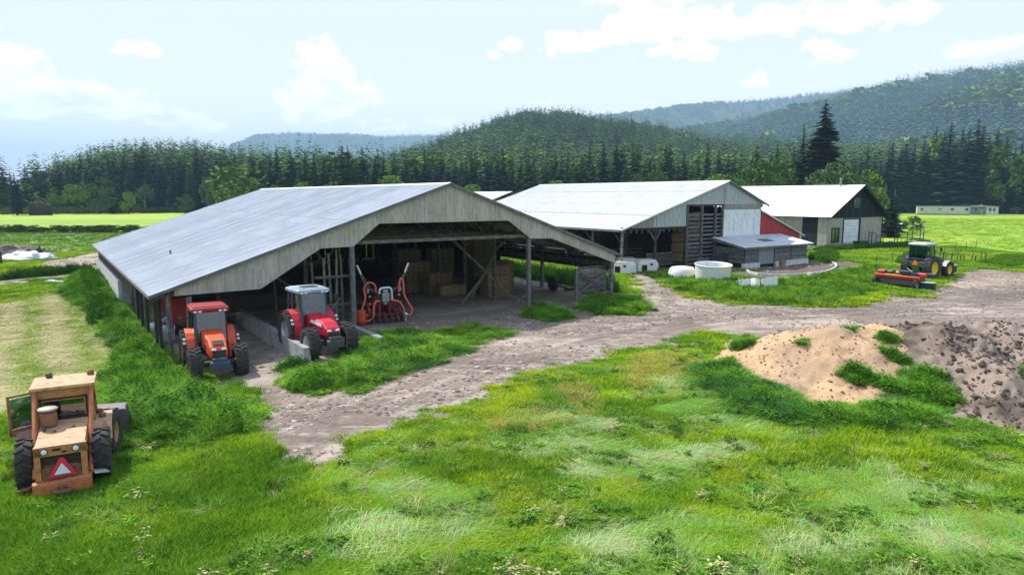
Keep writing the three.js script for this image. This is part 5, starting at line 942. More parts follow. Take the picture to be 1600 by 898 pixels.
// ---------------------------------------------------------------- heaps of sand and soil
function heap(name, label, cat, key, peaks, base, m, amp, seed, clods, cs) {
  const P = POLY[key]; let x0 = 1e9, x1 = -1e9, z0 = 1e9, z1 = -1e9; for (const [x, z] of P) { x0 = Math.min(x0, x); x1 = Math.max(x1, x); z0 = Math.min(z0, z); z1 = Math.max(z1, z); } x0 -= 2; x1 += 2; z0 -= 2; z1 += 2;
  const H = (x, z) => { let h = -1; for (const [px, pz, ph, pr, e] of peaks) { const q = Math.hypot((x - px) / pr, (z - pz) / (pr * e)); h = Math.max(h, ph * (1.12 - q) / 1.12 + .12 * Math.exp(-q * q * 6)); } h += (fbm(x * .8 + seed, z * .8, 4) - .5) * amp + (fbm(x * 2.6 + seed, z * 2.6, 3) - .5) * amp * .5 + (vn(x * 6.5 + seed, z * 6.5) - .5) * amp * .16; const e = .9; return h < -.6 ? -.6 : h; };
  const st = .16, nx = Math.ceil((x1 - x0) / st), nz = Math.ceil((z1 - z0) / st), pos = [], uv = [], idx = [];
  for (let j = 0; j <= nz; j++) for (let i = 0; i <= nx; i++) { const x = x0 + i * st, z = z0 + j * st; pos.push(x, H(x, z) + base, z); uv.push(x, z); }
  const keep = (o) => pos[o * 3 + 1] > groundY(pos[o * 3], pos[o * 3 + 2]) - .12;
  for (let j = 1; j <= nz; j++) for (let i = 1; i <= nx; i++) { const o = j * (nx + 1) + i, a = o - 1, b = o - nx - 1, c = b - 1; if (keep(o) || keep(a) || keep(b) || keep(c)) idx.push(c, a, b, b, a, o); }
  const g = new THREE.BufferGeometry(); g.setAttribute('position', new THREE.Float32BufferAttribute(pos, 3)); g.setAttribute('uv', new THREE.Float32BufferAttribute(uv, 2)); g.setIndex(idx); g.computeVertexNormals();
  const T = thing(name, label, cat); const me = new THREE.Mesh(g, m[0]); me.name = 'heap_body'; T.add(me);
  const r = rng(seed), cg = []; let n = 0;
  const base1 = new THREE.DodecahedronGeometry(1, 0);
  while (n < clods) { const x = lerp(x0, x1, r()), z = lerp(z0, z1, r()), h = H(x, z) + base; if (h < groundY(x, z) - .02 || vn(x * .6 + seed, z * .6) < .3) continue; const s = cs * (.35 + 1.0 * Math.pow(r(), 3)), q = clean(base1.clone()); q.scale(s * (1 + r() * .9), s * (.5 + .4 * r()), s * (.8 + .5 * r())); q.rotateX(r() * 2); q.rotateY(r() * 6); q.translate(x, h + s * .25, z); cg.push(q); n++; }
  const cm = new THREE.Mesh(mergeGeometries(cg), m[1]); cm.name = 'clods'; cm.userData.kind = 'stuff'; T.add(cm);
  return H;
}
const heapTex = (a, b, seed) => { const t = dataTex(512, 512, (i, j) => { const u = i / 512, v = j / 512, c = mix3(a, b, sst(.35, .68, tf(u, v, 5, 6))), k = .85 + .3 * tn(u * 128, v * 128, 128); return [toS(c[0] * k), toS(c[1] * k), toS(c[2] * k)]; }); t.repeat.set(1 / 9, 1 / 9); return t; };
const sandM = new THREE.MeshStandardMaterial({ map: heapTex([.50, .31, .17], [.33, .22, .135], 1), roughness: .97, side: THREE.DoubleSide }), soilM = new THREE.MeshStandardMaterial({ map: heapTex([.10, .072, .054], [.235, .18, .142], 2), roughness: .97, side: THREE.DoubleSide });
const sandH = heap('sand_pile', 'tan heap of sand and sawdust by the yard with weeds round its foot', 'sand pile', 'sand', [[15.2, -32.0, 1.75, 4.6, 1.15], [17.9, -32.8, 1.7, 4.0, 1.2], [13.8, -29.0, .9, 3.8, 1.1]], 0, [sandM, mat([.26, .175, .12], .95)], .5, 11, 1300, .05);
const soilH = heap('soil_pile', 'dark cloddy heap of soil and manure at the right beside the sand', 'soil pile', 'soil', [[20.4, -32.0, 1.95, 4.6, 1.2], [24.5, -32.6, 1.8, 5.0, 1.2], [19.4, -27.2, 1.35, 4.2, 1.15], [23.5, -28, 1.4, 5, 1.1], [27.5, -31, 1.5, 5, 1.1]], 0, [soilM, mat([.115, .083, .062], .95)], 1.0, 23, 3600, .095);
const pileY = (x, z) => { const g = groundY(x, z), h = Math.max(sandH(x, z), soilH(x, z)); return h > -.3 ? Math.max(g, h) : g; };

// ================================================================ HILLS AND TREES
const polar = (az, r) => [Math.sin(az * rad) * r, -Math.cos(az * rad) * r];
const HILL = [];
function hill(name, label, tab, r0, rc, treeH, amp, m, nA = 90, nR = 36) {
  const el = poly(tab), a0 = tab[0][0], a1 = tab.at(-1)[0];
  const h = (az, r) => {
    if (az < a0 || az > a1) return -2;
    const edge = sst(a0, a0 + 3.5, az) * (1 - sst(a1 - 3, a1, az));
    const top = (8 + Math.tan(el(az) * rad) * rc - treeH) * edge, [x, z] = polar(az, r);
    const f = r < rc ? sst(r0, rc * 1.02, r) * .55 + .45 * clamp((r - r0) / (rc - r0)) : 1 - .5 * sst(rc, rc * 1.35, r);
    return top * f + (fbm(x * 3 / rc * 4 + 7, z * 12 / rc, 4) - .5) * amp * sst(r0, lerp(r0, rc, .4), r) * edge - .6;
  };
  const pos = [], uv = [], idx = [], rM = rc * 1.3;
  for (let j = 0; j <= nR; j++) for (let i = 0; i <= nA; i++) { const az = lerp(a0, a1, i / nA), r = lerp(r0 * .97, rM, j / nR), [x, z] = polar(az, r); pos.push(x, h(az, r), z); uv.push(x / 60, z / 60); if (i && j) { const o = j * (nA + 1) + i; idx.push(o, o - nA - 1, o - 1, o - nA - 1, o - nA - 2, o - 1); } }
  const g = new THREE.BufferGeometry(); g.setAttribute('position', new THREE.Float32BufferAttribute(pos, 3)); g.setAttribute('uv', new THREE.Float32BufferAttribute(uv, 2)); g.setIndex(idx); g.computeVertexNormals();
  const me = new THREE.Mesh(g, m); me.name = numbered(name); tag(me, label, 'hill', null, 'structure'); scene.add(me);
  const H = { h, a0, a1, r0, rc }; HILL.push(H); return H;
}
const forestFloor = new THREE.MeshStandardMaterial({ map: dataTex(256, 256, (i, j) => { const k = tf(i / 256, j / 256, 8, 5), c = mix3([.030, .052, .024], [.075, .105, .035], sst(.35, .7, k)); return c.map(toS); }), roughness: 1, side: THREE.DoubleSide });
const leftRise = hill('wooded_rise', 'low wooded rise behind the left field', [[-44, 1.4], [-36.5, 1.86], [-34.3, 2.2], [-33.2, 2.85], [-31.7, 3.3], [-28.9, 3.75], [-25.1, 3.9], [-22.5, 3.5], [-19.3, 2.7], [-15, 2.0]], 392, 545, 33, 3, forestFloor, 60, 16);
const knob = hill('wooded_knob', 'round forested hill in the middle distance', [[-13, 2.2], [-8.4, 3.57], [-5.2, 4.97], [-2.6, 6.0], [-.5, 6.77], [1.6, 7.12], [5.2, 6.89], [8.3, 6.35], [12.9, 5.5], [17.8, 4.5], [23.8, 3.9], [31, 2.8]], 430, 1000, 36, 14, forestFloor, 110, 44);
const mount = hill('forested_mountain', 'long forested mountainside rising to the right', [[2, 2.0], [8.4, 3.92], [12.9, 5.17], [16.8, 5.76], [20.1, 6.22], [24.5, 7.03], [28.6, 7.79], [32.4, 8.38], [35.9, 8.76], [40.6, 9.2], [50, 9.3], [60, 8.4], [72, 6]], 800, 2600, 40, 60, forestFloor, 130, 60);
const ridge = hill('far_ridge', 'pale distant ridge behind the right mountain', [[-1, 4.3], [5.2, 6.19], [7.0, 6.57], [10.4, 6.91], [15.3, 7.35], [20.0, 7.54], [24.5, 7.67], [30.6, 7.56], [38, 6.5]], 3000, 4600, 16, 30, forestFloor, 130, 40);
const blue = hill('blue_hill', 'faint blue hill on the horizon left of centre', [[-29, 1.6], [-23.4, 3.0], [-22.0, 3.96], [-20.2, 4.83], [-17.8, 5.09], [-15.4, 4.96], [-10.4, 4.91], [-5.2, 5.17], [-2.1, 5.24], [2.6, 4.7], [10, 3.2]], 4000, 6200, 16, 46, forestFloor, 150, 44);

const leafMat = (c) => leafy(lin(...c));
const barkM = mat([.11, .085, .065], .95, 0, 'wood', 1.5), paleBark = mat([.42, .40, .36], .9, 0, 'mottle', 1);
// conifer crown of unit height: whorls of drooping boughs, each a few ragged blades
function coniferGeo(seed, whorls, per, rad0, start = .08, side = 2, ragged = .35) {
  const r = rng(seed), p = [];
  const tri = (a, b, c) => p.push(...a, ...b, ...c);
  for (let w = 0; w < whorls; w++) {
    const t = w / whorls, y = start + (1 - start) * Math.pow(t, .92), L0 = rad0 * Math.pow(1 - t, .78) * (1 - .35 * sst(.12, 0, t)) + .006;
    const n = Math.max(4, Math.round(per * (.45 + .55 * (1 - t)))), a0 = r() * 6.28;
    for (let i = 0; i < n; i++) {
      if (r() < .07) continue;
      const a = a0 + (i + (r() - .5) * .7) / n * 6.283, L = L0 * (1 - ragged + ragged * 1.6 * r()), dr = -.10 - .30 * (1 - t) * r(), ca = Math.cos(a), sa = Math.sin(a), wd = L * (.27 + .16 * r()), yy = y + (r() - .5) * .9 / whorls;
      const at = (l, s, h) => [ca * l - sa * s, yy + h, sa * l + ca * s];
      const tip = at(L, 0, dr * L + .04 * L), m1 = at(L * .55, wd, dr * L * .45 - .07 * L), m2 = at(L * .55, -wd, dr * L * .45 - .07 * L), root = at(0, 0, .02 * L + .008), mid = at(L * .5, 0, dr * L * .3 + .05 * L);
      tri(root, mid, m1); tri(mid, tip, m1); tri(root, m2, mid); tri(mid, m2, tip);
      for (let k = 0; k < side; k++) { const s = k % 2 ? 1 : -1, l = L * (.35 + .4 * r()), b = at(l, 0, dr * l), c = at(l + L * .25, s * wd * (1.3 + r() * .7), dr * L * .8 - .12 * L * r()), d = at(l + L * .18, s * wd * .2, dr * l - .02 * L); tri(b, d, c); }
    }
  }
  const g = new THREE.BufferGeometry(); g.setAttribute('position', new THREE.Float32BufferAttribute(p, 3)); g.computeVertexNormals(); return g;
}
// broadleaf crown of unit height: leaf-sized faces clustered on clumps
function broadGeo(seed, clumps, leaves, size, wide = .36, low = .22) {
  const r = rng(seed), p = [], C0 = [];
  for (let i = 0; i < clumps; i++) { const t = Math.pow(r(), .8), a = r() * 6.28, yy = low + (1 - low) * t, R = wide * Math.sin(Math.PI * clamp(.16 + .80 * t)) * Math.sqrt(.25 + .75 * r()); C0.push([Math.cos(a) * R, yy, Math.sin(a) * R, .07 + .09 * r()]); }
  for (let i = 0; i < leaves; i++) {
    const c = C0[Math.floor(r() * clumps)], u = r() * 2 - 1, a = r() * 6.28, k = Math.sqrt(1 - u * u), q = c[3] * Math.cbrt(.35 + .65 * r());
    const x = c[0] + Math.cos(a) * k * q, y = Math.min(1, c[1] + u * q * .8), z = c[2] + Math.sin(a) * k * q, s = size * (.6 + .8 * r());
    const e = V(r() - .5, r() - .5, r() - .5).normalize(), f = V(r() - .5, r() * .6 - .3, r() - .5).cross(e).normalize();
    const P = (m, n) => [x + e.x * m * s + f.x * n * s, y + e.y * m * s + f.y * n * s, z + e.z * m * s + f.z * n * s];
    p.push(...P(-1, 0), ...P(0, -.6), ...P(1, 0), ...P(-1, 0), ...P(1, 0), ...P(0, .6));
  }
  const g = new THREE.BufferGeometry(); g.setAttribute('position', new THREE.Float32BufferAttribute(p, 3)); g.computeVertexNormals(); return g;
}
const trunkGeo = (r0, r1, top, limbs = 0, seed = 1) => { const r = rng(seed), g = [cyl([0, -.03, 0], [0, top, 0], r0, r1, 8)]; for (let i = 0; i < limbs; i++) { const a = r() * 6.28, y = top * (.35 + .6 * r()), L = .2 + .15 * r(); g.push(cyl([0, y, 0], [Math.cos(a) * L * .8, y + L * .7, Math.sin(a) * L * .8], r1 * 1.1, r1 * .3, 5)); } return merged(g); };
const CON = [coniferGeo(1, 30, 15, .185, .04), coniferGeo(2, 32, 14, .155, .05), coniferGeo(3, 28, 15, .21, .02), coniferGeo(4, 32, 13, .135, .07), coniferGeo(5, 30, 14, .17, .02, 2, .5)];
const conTrunk = trunkGeo(.016, .002, .97);
const BRO = [broadGeo(11, 30, 1700, .026), broadGeo(12, 38, 2000, .025, .42, .12), broadGeo(13, 26, 1500, .027, .30, .2), broadGeo(14, 52, 3000, .025, .5, .04)];
const broTrunk = trunkGeo(.022, .010, .7, 7, 4);
const conM = [leafMat([.026, .060, .032]), leafMat([.036, .075, .030]), leafMat([.020, .046, .036]), leafMat([.05, .095, .028])], broM = [leafMat([.10, .19, .018]), leafMat([.065, .125, .022]), leafMat([.15, .24, .02]), leafMat([.08, .13, .05])];
const treeProto = {};
function tree(kind, k, m, x, z, h, wide, label, group, y = 0, name) {
  const key = kind + k + '_' + m; let o;
  if (treeProto[key]) { o = treeProto[key].clone(); o.userData = {}; }
  else { o = new THREE.Group(); const t = new THREE.Mesh(kind === 'con' ? conTrunk : broTrunk, m === 3 && kind === 'bro' ? paleBark : barkM), c = new THREE.Mesh((kind === 'con' ? CON : BRO)[k], (kind === 'con' ? conM : broM)[m]); t.name = 'trunk'; c.name = 'crown'; t.castShadow = c.castShadow = c.receiveShadow = true; o.add(t, c); treeProto[key] = o; }
  o.name = numbered(name ?? (kind === 'con' ? 'spruce_tree' : 'broadleaf_tree')); o.position.set(x, y, z); o.scale.set(h * wide, h, h * wide); o.rotation.y = (x * 7.3 + z * 3.1) % 6.28;
  tag(o, label, 'tree', group); scene.add(o); return o;
}
{
  const r = rng(2024);
  const topEl = poly([[-45, 1.6], [-36.5, 1.7], [-35, 1.75], [-33, 2.5], [-31.7, 2.9], [-28, 3.0], [-24, 2.9], [-22, 2.6], [-19, 3.2], [-16.4, 3.3], [-12.5, 3.35], [-8.4, 3.05], [-5.3, 3.3], [0, 3.4], [5, 3.5], [10, 3.6], [15, 3.4], [19, 3.2], [23, 3.4], [26, 3.0], [29, 3.2], [31.5, 4.3], [32.7, 4.75], [34, 4.2], [36, 4.0], [38, 4.1], [45, 4]]);
  // spruces along the wood's edge
  const edge = poly([[-46, 405], [-36, 396], [-33, 386], [-28, 374], [-22, 348], [-20, 295], [-16, 258], [0, 248], [16, 252], [22, 275], [25, 318], [28, 368], [33, 378], [46, 392]]);
  const zone = (az) => az < -21 ? ['spruce in the front edge of the wood behind the left field', 'spruces behind the left field'] : az < 24 ? ['dark spruce in the front edge of the wood behind the barns', 'spruces behind the barns'] : ['tall dark spruce in the wood edge behind the right field', 'spruces behind the right field'];
  for (let i = 0; i < 186; i++) {
    const az = lerp(-41, 41, (i + r() * .8) / 186), row = i % 3, d = edge(az) + row * 9 + r() * 8, [x, z] = polar(az, d);
    const h = (8 + Math.tan(topEl(az) * rad) * d) * (.84 + .30 * r()) * (row ? 1.04 : .92), [l, g] = zone(az);
    tree('con', Math.floor(r() * 5), az > 26 ? [0, 2, 2, 1][Math.floor(r() * 4)] : Math.floor(r() * 4), x, z, h, (1.0 + .4 * r()) * (az > 28 ? 1.15 : 1.05), l, g);
  }
  for (let i = 0; i < 34; i++) { const az = [-36, 40][0] + 76 * ((i * .618 + .07) % 1), d = edge(az) - 4 - r() * 6, [x, z] = polar(az, d); if (az > 24.5 || (az < -29)) continue; tree('bro', Math.floor(r() * 3), Math.floor(r() * 4), x, z, 9 + r() * 8, .9 + r() * .4, az < -21 ? 'bright green broadleaf tree at the foot of the left wood' : 'green broadleaf tree before the spruces behind the barns', az < -21 ? 'broadleaf trees by the left wood' : 'broadleaf trees behind the barns'); }
  // trees that stand out
  const one = (kind, k, m, az, d, h, w, label, name) => { const [x, z] = polar(az, d); return tree(kind, k, m, x, z, h, w, label, null, 0, name); };
  one('bro', 0, 2, -32.4, 362, 13.0, 1.1, 'rounded bright green tree left of its taller neighbour at the left wood edge'); one('bro', 1, 1, -31.0, 358, 16.5, 1.0, 'largest rounded bright green tree at the left wood edge'); one('bro', 2, 2, -29.2, 350, 9.6, 1.2, 'small bright green tree in front of the left wood'); one('bro', 0, 0, -33.6, 368, 9, 1.2, 'low green tree by the log hut');
  one('con', 1, 2, -30.2, 364, 25, 1.0, 'slim dark spruce standing alone before the left wood'); one('con', 3, 2, -35.8, 352, 18, 1.4, 'dark spruce standing out in the far left field'); one('con', 4, 0, -34.9, 350, 7, 1.4, 'small young spruce in the far left field');
  one('bro', 3, 3, 25.2, 158, 14.8, 1.0, 'broad silvery green willow behind the workshop roof'); one('bro', 1, 2, 27.0, 165, 13.6, .8, 'yellow-green tree right of the willow behind the workshop'); one('bro', 3, 1, 19.9, 196, 17.2, 1.0, 'round dense green tree behind the workshop roof'); one('bro', 1, 0, 21.8, 205, 19, .9, 'leafy green tree between the round tree and the giant spruce'); one('bro', 2, 1, 17.6, 208, 14, 1.0, 'green tree left of the round dense tree');
  one('con', 2, 2, 29.0, 152, 9.0, 1.5, 'bushy blue-green spruce beside the workshop corner'); one('bro', 2, 3, 28.2, 170, 9.5, .9, 'bare-topped grey-green tree behind the workshop corner');
  one('bro', 0, 0, 4.6, 222, 11.5, 1.0, 'small bright green tree peeping over the cattle barn roof'); one('bro', 1, 3, 10.2, 225, 13.5, 1.0, 'pale green tree peeping over the cattle barn ridge'); one('bro', 1, 1, 35.6, 380, 32, .7, 'tall olive green tree among the right spruces'); one('bro', 3, 2, 36.8, 384, 29, .5, 'yellow-green tree at the right edge of the spruces'); one('bro', 1, 2, 32.0, 395, 38, .7, 'tall bright green tree behind the right spruces');
  // the giant spruce pair
  const big = coniferGeo(71, 48, 17, .215, .10, 4, .6), big2 = coniferGeo(72, 44, 13, .13, .1, 4, .6), bm = leafMat([.020, .036, .024]);
  for (const [g, az, d, h, l] of [[big, 24.15, 196, 32.5, 'giant dark spruce towering over the workshop'], [big2, 22.75, 192, 26.2, 'narrow dark spruce close left of the giant spruce']]) { const [x, z] = polar(az, d), o = thing('giant_spruce', l, 'tree', null, x, 0, z); o.scale.setScalar(h); const t = new THREE.Mesh(conTrunk, barkM), c = new THREE.Mesh(g, bm); t.name = 'trunk'; c.name = 'crown'; o.add(t, c); }
  { const [x, z] = polar(30.4, 176); tree('bro', 3, 1, x, z, 3.6, 1.2, 'low dark bush behind the flat wagon in the right field', null, 0, 'field_bush'); }
  
}
// woods: many trees too far off to count, one instanced mass for each wood
function wood(name, label, list, geos, m) {
  geos.forEach((g, k) => {
    const L = list.filter((q) => q[5] === k); if (!L.length) return;
    const im = new THREE.InstancedMesh(g, m, L.length), M = new THREE.Matrix4(), q = new THREE.Quaternion(), c = new THREE.Color();
    L.forEach((t, i) => { q.setFromAxisAngle(YUP, (i * 2.399) % 6.283); M.compose(V(t[0], t[1], t[2]), q, V(t[3] * t[4], t[3], t[3] * t[4])); im.setMatrixAt(i, M); c.setRGB(...t[6]); im.setColorAt(i, c); });
    im.name = numbered(name); tag(im, label, 'forest', null, 'stuff'); im.castShadow = true; scene.add(im);
  });
}
{
  const low = [coniferGeo(31, 14, 9, .19, .02, 1), coniferGeo(32, 15, 8, .155, .02, 1), broadGeo(33, 18, 420, .04, .36, .06)], tiny = [coniferGeo(41, 7, 6, .2, 0, 0), coniferGeo(42, 7, 5, .16, 0, 0), broadGeo(43, 9, 46, .12, .4, .02)];
  const wm = leafy(new THREE.Color(1, 1, 1));
  let hazeBlue = 0;
  const tint = (r, broad) => { const k = .45 + 1.0 * r(); return broad ? [.13 * k, .20 * k, .03 * k] : [.065 * k + .035 * r(), .15 * k, (.055 + hazeBlue) * k]; };
  const grow = (H, n, seed, hMin, hMax, wMin, wMax, pb, r1 = 1.12) => { const r = rng(seed), out = []; while (out.length < n) { const az = lerp(H.a0, H.a1, r()), rr = Math.sqrt(lerp(H.r0 * H.r0, H.rc * H.rc * r1 * r1, r())), y = H.h(az, rr); if (y < -1.2) { if (r() < .3) out.push(null); continue; } const [x, z] = polar(az, rr), patch = fbm(x * 9 / H.rc + 3, z * 9 / H.rc, 3), b = r() < pb * sst(.45, .62, patch) * 2.2; out.push([x, y - .3, z, lerp(hMin, hMax, r()) * (H.rc < 600 ? lerp(.74, 1, sst(-37, -28, az)) : 1) * (b ? .72 : 1), lerp(wMin, wMax, r()) * (b ? 1.4 : 1), b ? 2 : Math.floor(r() * 2), tint(r, b)]); } return out.filter(Boolean); };
  wood('left_wood', 'dense conifer wood on the low rise behind the left field', grow(leftRise, 2300, 51, 26, 40, 1.05, 1.45, .08, 1.1), low, wm);
  wood('knob_forest', 'conifer forest covering the round middle hill', grow(knob, 6200, 52, 24, 47, 1.0, 1.5, .16), low, wm);
  hazeBlue = .085;  // extra blue in the tree colours, painted haze for the far slopes
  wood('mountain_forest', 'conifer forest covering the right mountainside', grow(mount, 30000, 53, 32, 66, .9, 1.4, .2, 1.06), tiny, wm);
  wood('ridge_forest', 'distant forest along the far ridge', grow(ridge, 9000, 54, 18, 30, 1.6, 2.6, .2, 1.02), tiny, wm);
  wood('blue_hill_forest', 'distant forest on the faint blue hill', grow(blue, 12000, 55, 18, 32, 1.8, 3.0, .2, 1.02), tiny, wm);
  hazeBlue = 0;
  const r = rng(56), flatL = []; // level wood behind the first rows of spruces
  while (flatL.length < 4300) { const az = lerp(-22, 45, r()), near = az < 22 ? 290 : 402, d = Math.sqrt(lerp(near * near, 780 * 780, r())), [x, z] = polar(az, d), b = r() < .16 * sst(.4, .6, fbm(x * .012, z * .012, 3)) * 2; const y = Math.max(0, knob.h(az, d), mount.h(az, d)); flatL.push([x, y, z, lerp(21, 35, r()) * (b ? .75 : 1), lerp(1.0, 1.4, r()) * (b ? 1.3 : 1), b ? 2 : Math.floor(r() * 2), tint(r, b)]); }
  wood('valley_wood', 'mixed wood on the valley floor behind the spruce edge', flatL, low, wm);
  const hg = []; for (let i = 0; i < 620; i++) { const x = lerp(-175, -8, r()), z = -151 - r() * 3.2 + 2 * Math.sin(x * .05); hg.push([x, -.1, z, 1.0 + .8 * r(), 2 + r(), 2, [.05 + .03 * r(), .085 + .03 * r(), .025]]); }
  wood('hedgerow', 'dark weedy hedgerow across the left pasture', hg, low, wm);
  const sh = []; for (let i = 0; i < 300; i++) { const az = lerp(-37, -21, r()), d = lerp(364, 388, r()), [x, z] = polar(az, d); sh.push([x, -.1, z, 1.2 + 2.2 * r(), 1.5 + r(), 2, [.07 + .06 * r(), .12 + .06 * r(), .02]]); }
  wood('wood_edge_scrub', 'low green scrub along the foot of the left wood', sh, low, wm);
}
scene.fog = new THREE.FogExp2(new THREE.Color().setRGB(.48, .75, 1.0), 0.00017);

// ================================================================ GRASS AND WEEDS
function tuftGeo(seed, blades, h, spread, width, lean, seg = 2) {
  const r = rng(seed), p = [];
  for (let i = 0; i < blades; i++) {
    const a = r() * 6.283, R = spread * Math.sqrt(r()), x = Math.cos(a) * R, z = Math.sin(a) * R, b = r() * 6.283, L = h * (.55 + .6 * r()), ln = lean * (.4 + .9 * r()), w = width * (.7 + .6 * r()), sx = -Math.sin(b) * w, sz = Math.cos(b) * w;
    let px = x, py = -.02, pz = z, k = 1;
    for (let s = 1; s <= seg; s++) { const t = s / seg, nx = x + Math.cos(b) * L * ln * t * t, ny = L * t * Math.max(.15, 1 - .35 * ln * t), nz = z + Math.sin(b) * L * ln * t * t, k2 = 1 - t; if (s < seg) p.push(px - sx * k, py, pz - sz * k, px + sx * k, py, pz + sz * k, nx + sx * k2, ny, nz + sz * k2, px - sx * k, py, pz - sz * k, nx + sx * k2, ny, nz + sz * k2, nx - sx * k2, ny, nz - sz * k2); else p.push(px - sx * k, py, pz - sz * k, px + sx * k, py, pz + sz * k, nx, ny, nz); px = nx; py = ny; pz = nz; k = k2; }
  }
  const g = new THREE.BufferGeometry(); g.setAttribute('position', new THREE.Float32BufferAttribute(p, 3)); g.computeVertexNormals(); return g;
}
// leafy weed: upright stems with leaf blades
function weedGeo(seed, stems, h) {
  const r = rng(seed), p = [];
  for (let i = 0; i < stems; i++) {
    const a = r() * 6.283, R = .22 * Math.sqrt(r()), x = Math.cos(a) * R, z = Math.sin(a) * R, H = h * (.6 + .5 * r()), lx = (r() - .5) * .3, lz = (r() - .5) * .3;
    for (let k = 0; k < 9; k++) { const t = .15 + .85 * k / 9, b = r() * 6.283, L = .11 + .12 * (1 - t), w = .028, ox = x + lx * t, oz = z + lz * t, y = H * t, cx = Math.cos(b), cz = Math.sin(b); p.push(ox, y, oz, ox + cx * L * .5 - cz * w, y + .05, oz + cz * L * .5 + cx * w, ox + cx * L, y + .0, oz + cz * L, ox, y, oz, ox + cx * L, y, oz + cz * L, ox + cx * L * .5 + cz * w, y + .05, oz + cz * L * .5 - cx * w); }
    p.push(x - .006, 0, z, x + .006, 0, z, x + lx, H, z + lz);
  }
  const g = new THREE.BufferGeometry(); g.setAttribute('position', new THREE.Float32BufferAttribute(p, 3)); g.computeVertexNormals(); return g;
}
const bladeM = leafy(new THREE.Color(1, 1, 1));
function field(name, label, geos, list) {
  geos.forEach((g, k) => {
    const L = list.filter((q) => q[6] === k); if (!L.length) return;
    const im = new THREE.InstancedMesh(g, bladeM, L.length), M = new THREE.Matrix4(), q = new THREE.Quaternion(), e = new THREE.Euler(), c = new THREE.Color();
    L.forEach((t, i) => { q.setFromEuler(e.set(0, t[5], 0)); M.compose(V(t[0], t[1], t[2]), q, V(t[3], t[4], t[3])); im.setMatrixAt(i, M); c.setRGB(...t[7]); im.setColorAt(i, c); });
    im.name = numbered(name); tag(im, label, 'grass', null, 'stuff'); im.castShadow = im.receiveShadow = true; scene.add(im);
  });
}
{
  const short = [tuftGeo(1, 22, .17, .2, .011, .8), tuftGeo(2, 24, .2, .22, .011, 1.1), tuftGeo(3, 20, .14, .2, .013, .6)];
  const lying = [tuftGeo(4, 22, .27, .22, .010, 2.2, 2), tuftGeo(5, 20, .32, .24, .010, 2.8, 2)];
  const tall = [tuftGeo(6, 34, .7, .24, .011, .7, 3), tuftGeo(7, 30, .85, .26, .011, .9, 3), weedGeo(8, 7, .75), weedGeo(9, 8, .9)];
  const G1 = [], G2 = [], G3 = [];
  const r = rng(99), hueA = [.24, .375, .010], hueB = [.115, .245, .012], hueC = [.36, .43, .012], pale = [.37, .47, .19], paleG = [.18, .34, .05], dark = [.075, .20, .022], teal = [.05, .16, .055], straw = [.42, .36, .16];
  const vis = (x, z) => { const d = -z; return d > 11 && Math.abs(x) < d * .78 + 3; };
  const heapAt = (x, z) => Math.max(sandH(x, z), soilH(x, z)) > Math.max(groundY(x, z), -.2) + .05;
  // turf over the near ground, thinning with distance
  for (let n = 0; n < 330000; n++) {
    const d = 11 + 100 * Math.pow(r(), 1.75), z = -d, x = (r() * 2 - 1) * (d * .78 + 3); if (x < PX0 || x > PX1 || z < PZ0) continue;
    const u = toU(x, z), v = toV(x, z); if ((u > -.2 && u < 31.6 && v > .3 && v < 45.6) || (u > 43.6 && u < 75 && v > 12 && v < 48) || (u > 58 && u < 71 && v > 7.6 && v < 12.2) || (u > 94 && u < 110 && v > 19.6)) continue;
    const b = bare(x, z); if (b > .22 + .62 * r()) continue; if (heapAt(x, z)) continue;
    const st = SD.straw(x, z), f = fbm(x * .45, z * .45, 4), f2 = fbm(x * .11 + 5, z * .11 + 2, 3), dist = clamp((d - 20) / 60), s = .85 + .5 * r() + dist * 1.4;
    const lo = SD.lodged(x, z), isL = lo > -2.5 && r() < sst(-2.5, 2.5, lo) * (.04 + .9 * sst(.42, .57, fbm(x * .45 + z * .15, z * .95, 4)));
    let c = mix3(hueB, hueA, sst(.35, .65, f)); c = mix3(c, hueC, .6 * sst(.5, .72, f2)); const hol = sst(.54, .66, fbm(x * .7 + 21, z * 1.5 + 3, 3)); c = mix3(c, [.07, .20, .012], .65 * hol); const k = .75 + .5 * r();
    if (st > .2) { const row = .5 + .5 * Math.sin(u * 2 * Math.PI / 2.6 + 2.2 * fbm(v * .12, u * .1, 2)); c = r() < .25 + .65 * sst(.25, .75, row + (f - .5) * 1.4) ? mix3([.46, .40, .20], [.60, .53, .31], r()) : mix3([.13, .24, .02], [.27, .36, .04], r()); if (r() < .62) G2.push([x, groundY(x, z) - .01, z, s * .9, .9, r() * 6.28, Math.floor(r() * 2), c.map((q) => q * k)]); else if (r() < .6) G1.push([x, groundY(x, z), z, s, .5, r() * 6.28, 0, c.map((q) => q * k)]); continue; }
    if (r() < .045 * sst(.4, .6, f)) c = [.40, .34, .15];
    const dry = Math.max(SD.dryA(x, z), SD.dryB(x, z)); if (dry > -.5 && r() < .7) c = mix3(c, [.42, .33, .09], .8);
    if (isL) { const ang = 2.6 + 3.2 * (fbm(x * .16 + 8, z * .3, 3) - .5) + (r() - .5) * .8; c = mix3(paleG, pale, sst(.4, .7, fbm(x * .6 + 4, z * 1.1, 3) + (r() - .5) * .3)); G2.push([x, groundY(x, z) - .02, z, s * .95, .55 + .5 * r(), ang, Math.floor(r() * 2), c.map((q) => q * (.6 + .7 * r()))]); }
    else { const hgt = .75 + .9 * sst(.35, .75, fbm(x * .25 + 50, z * .25, 3)); G1.push([x, groundY(x, z), z, s, hgt * (.8 + .4 * r()), r() * 6.28, Math.floor(r() * 3), c.map((q) => q * k)]); }
  }
  field('turf_grass', 'bright green grass of the foreground and yard edges', short, G1);
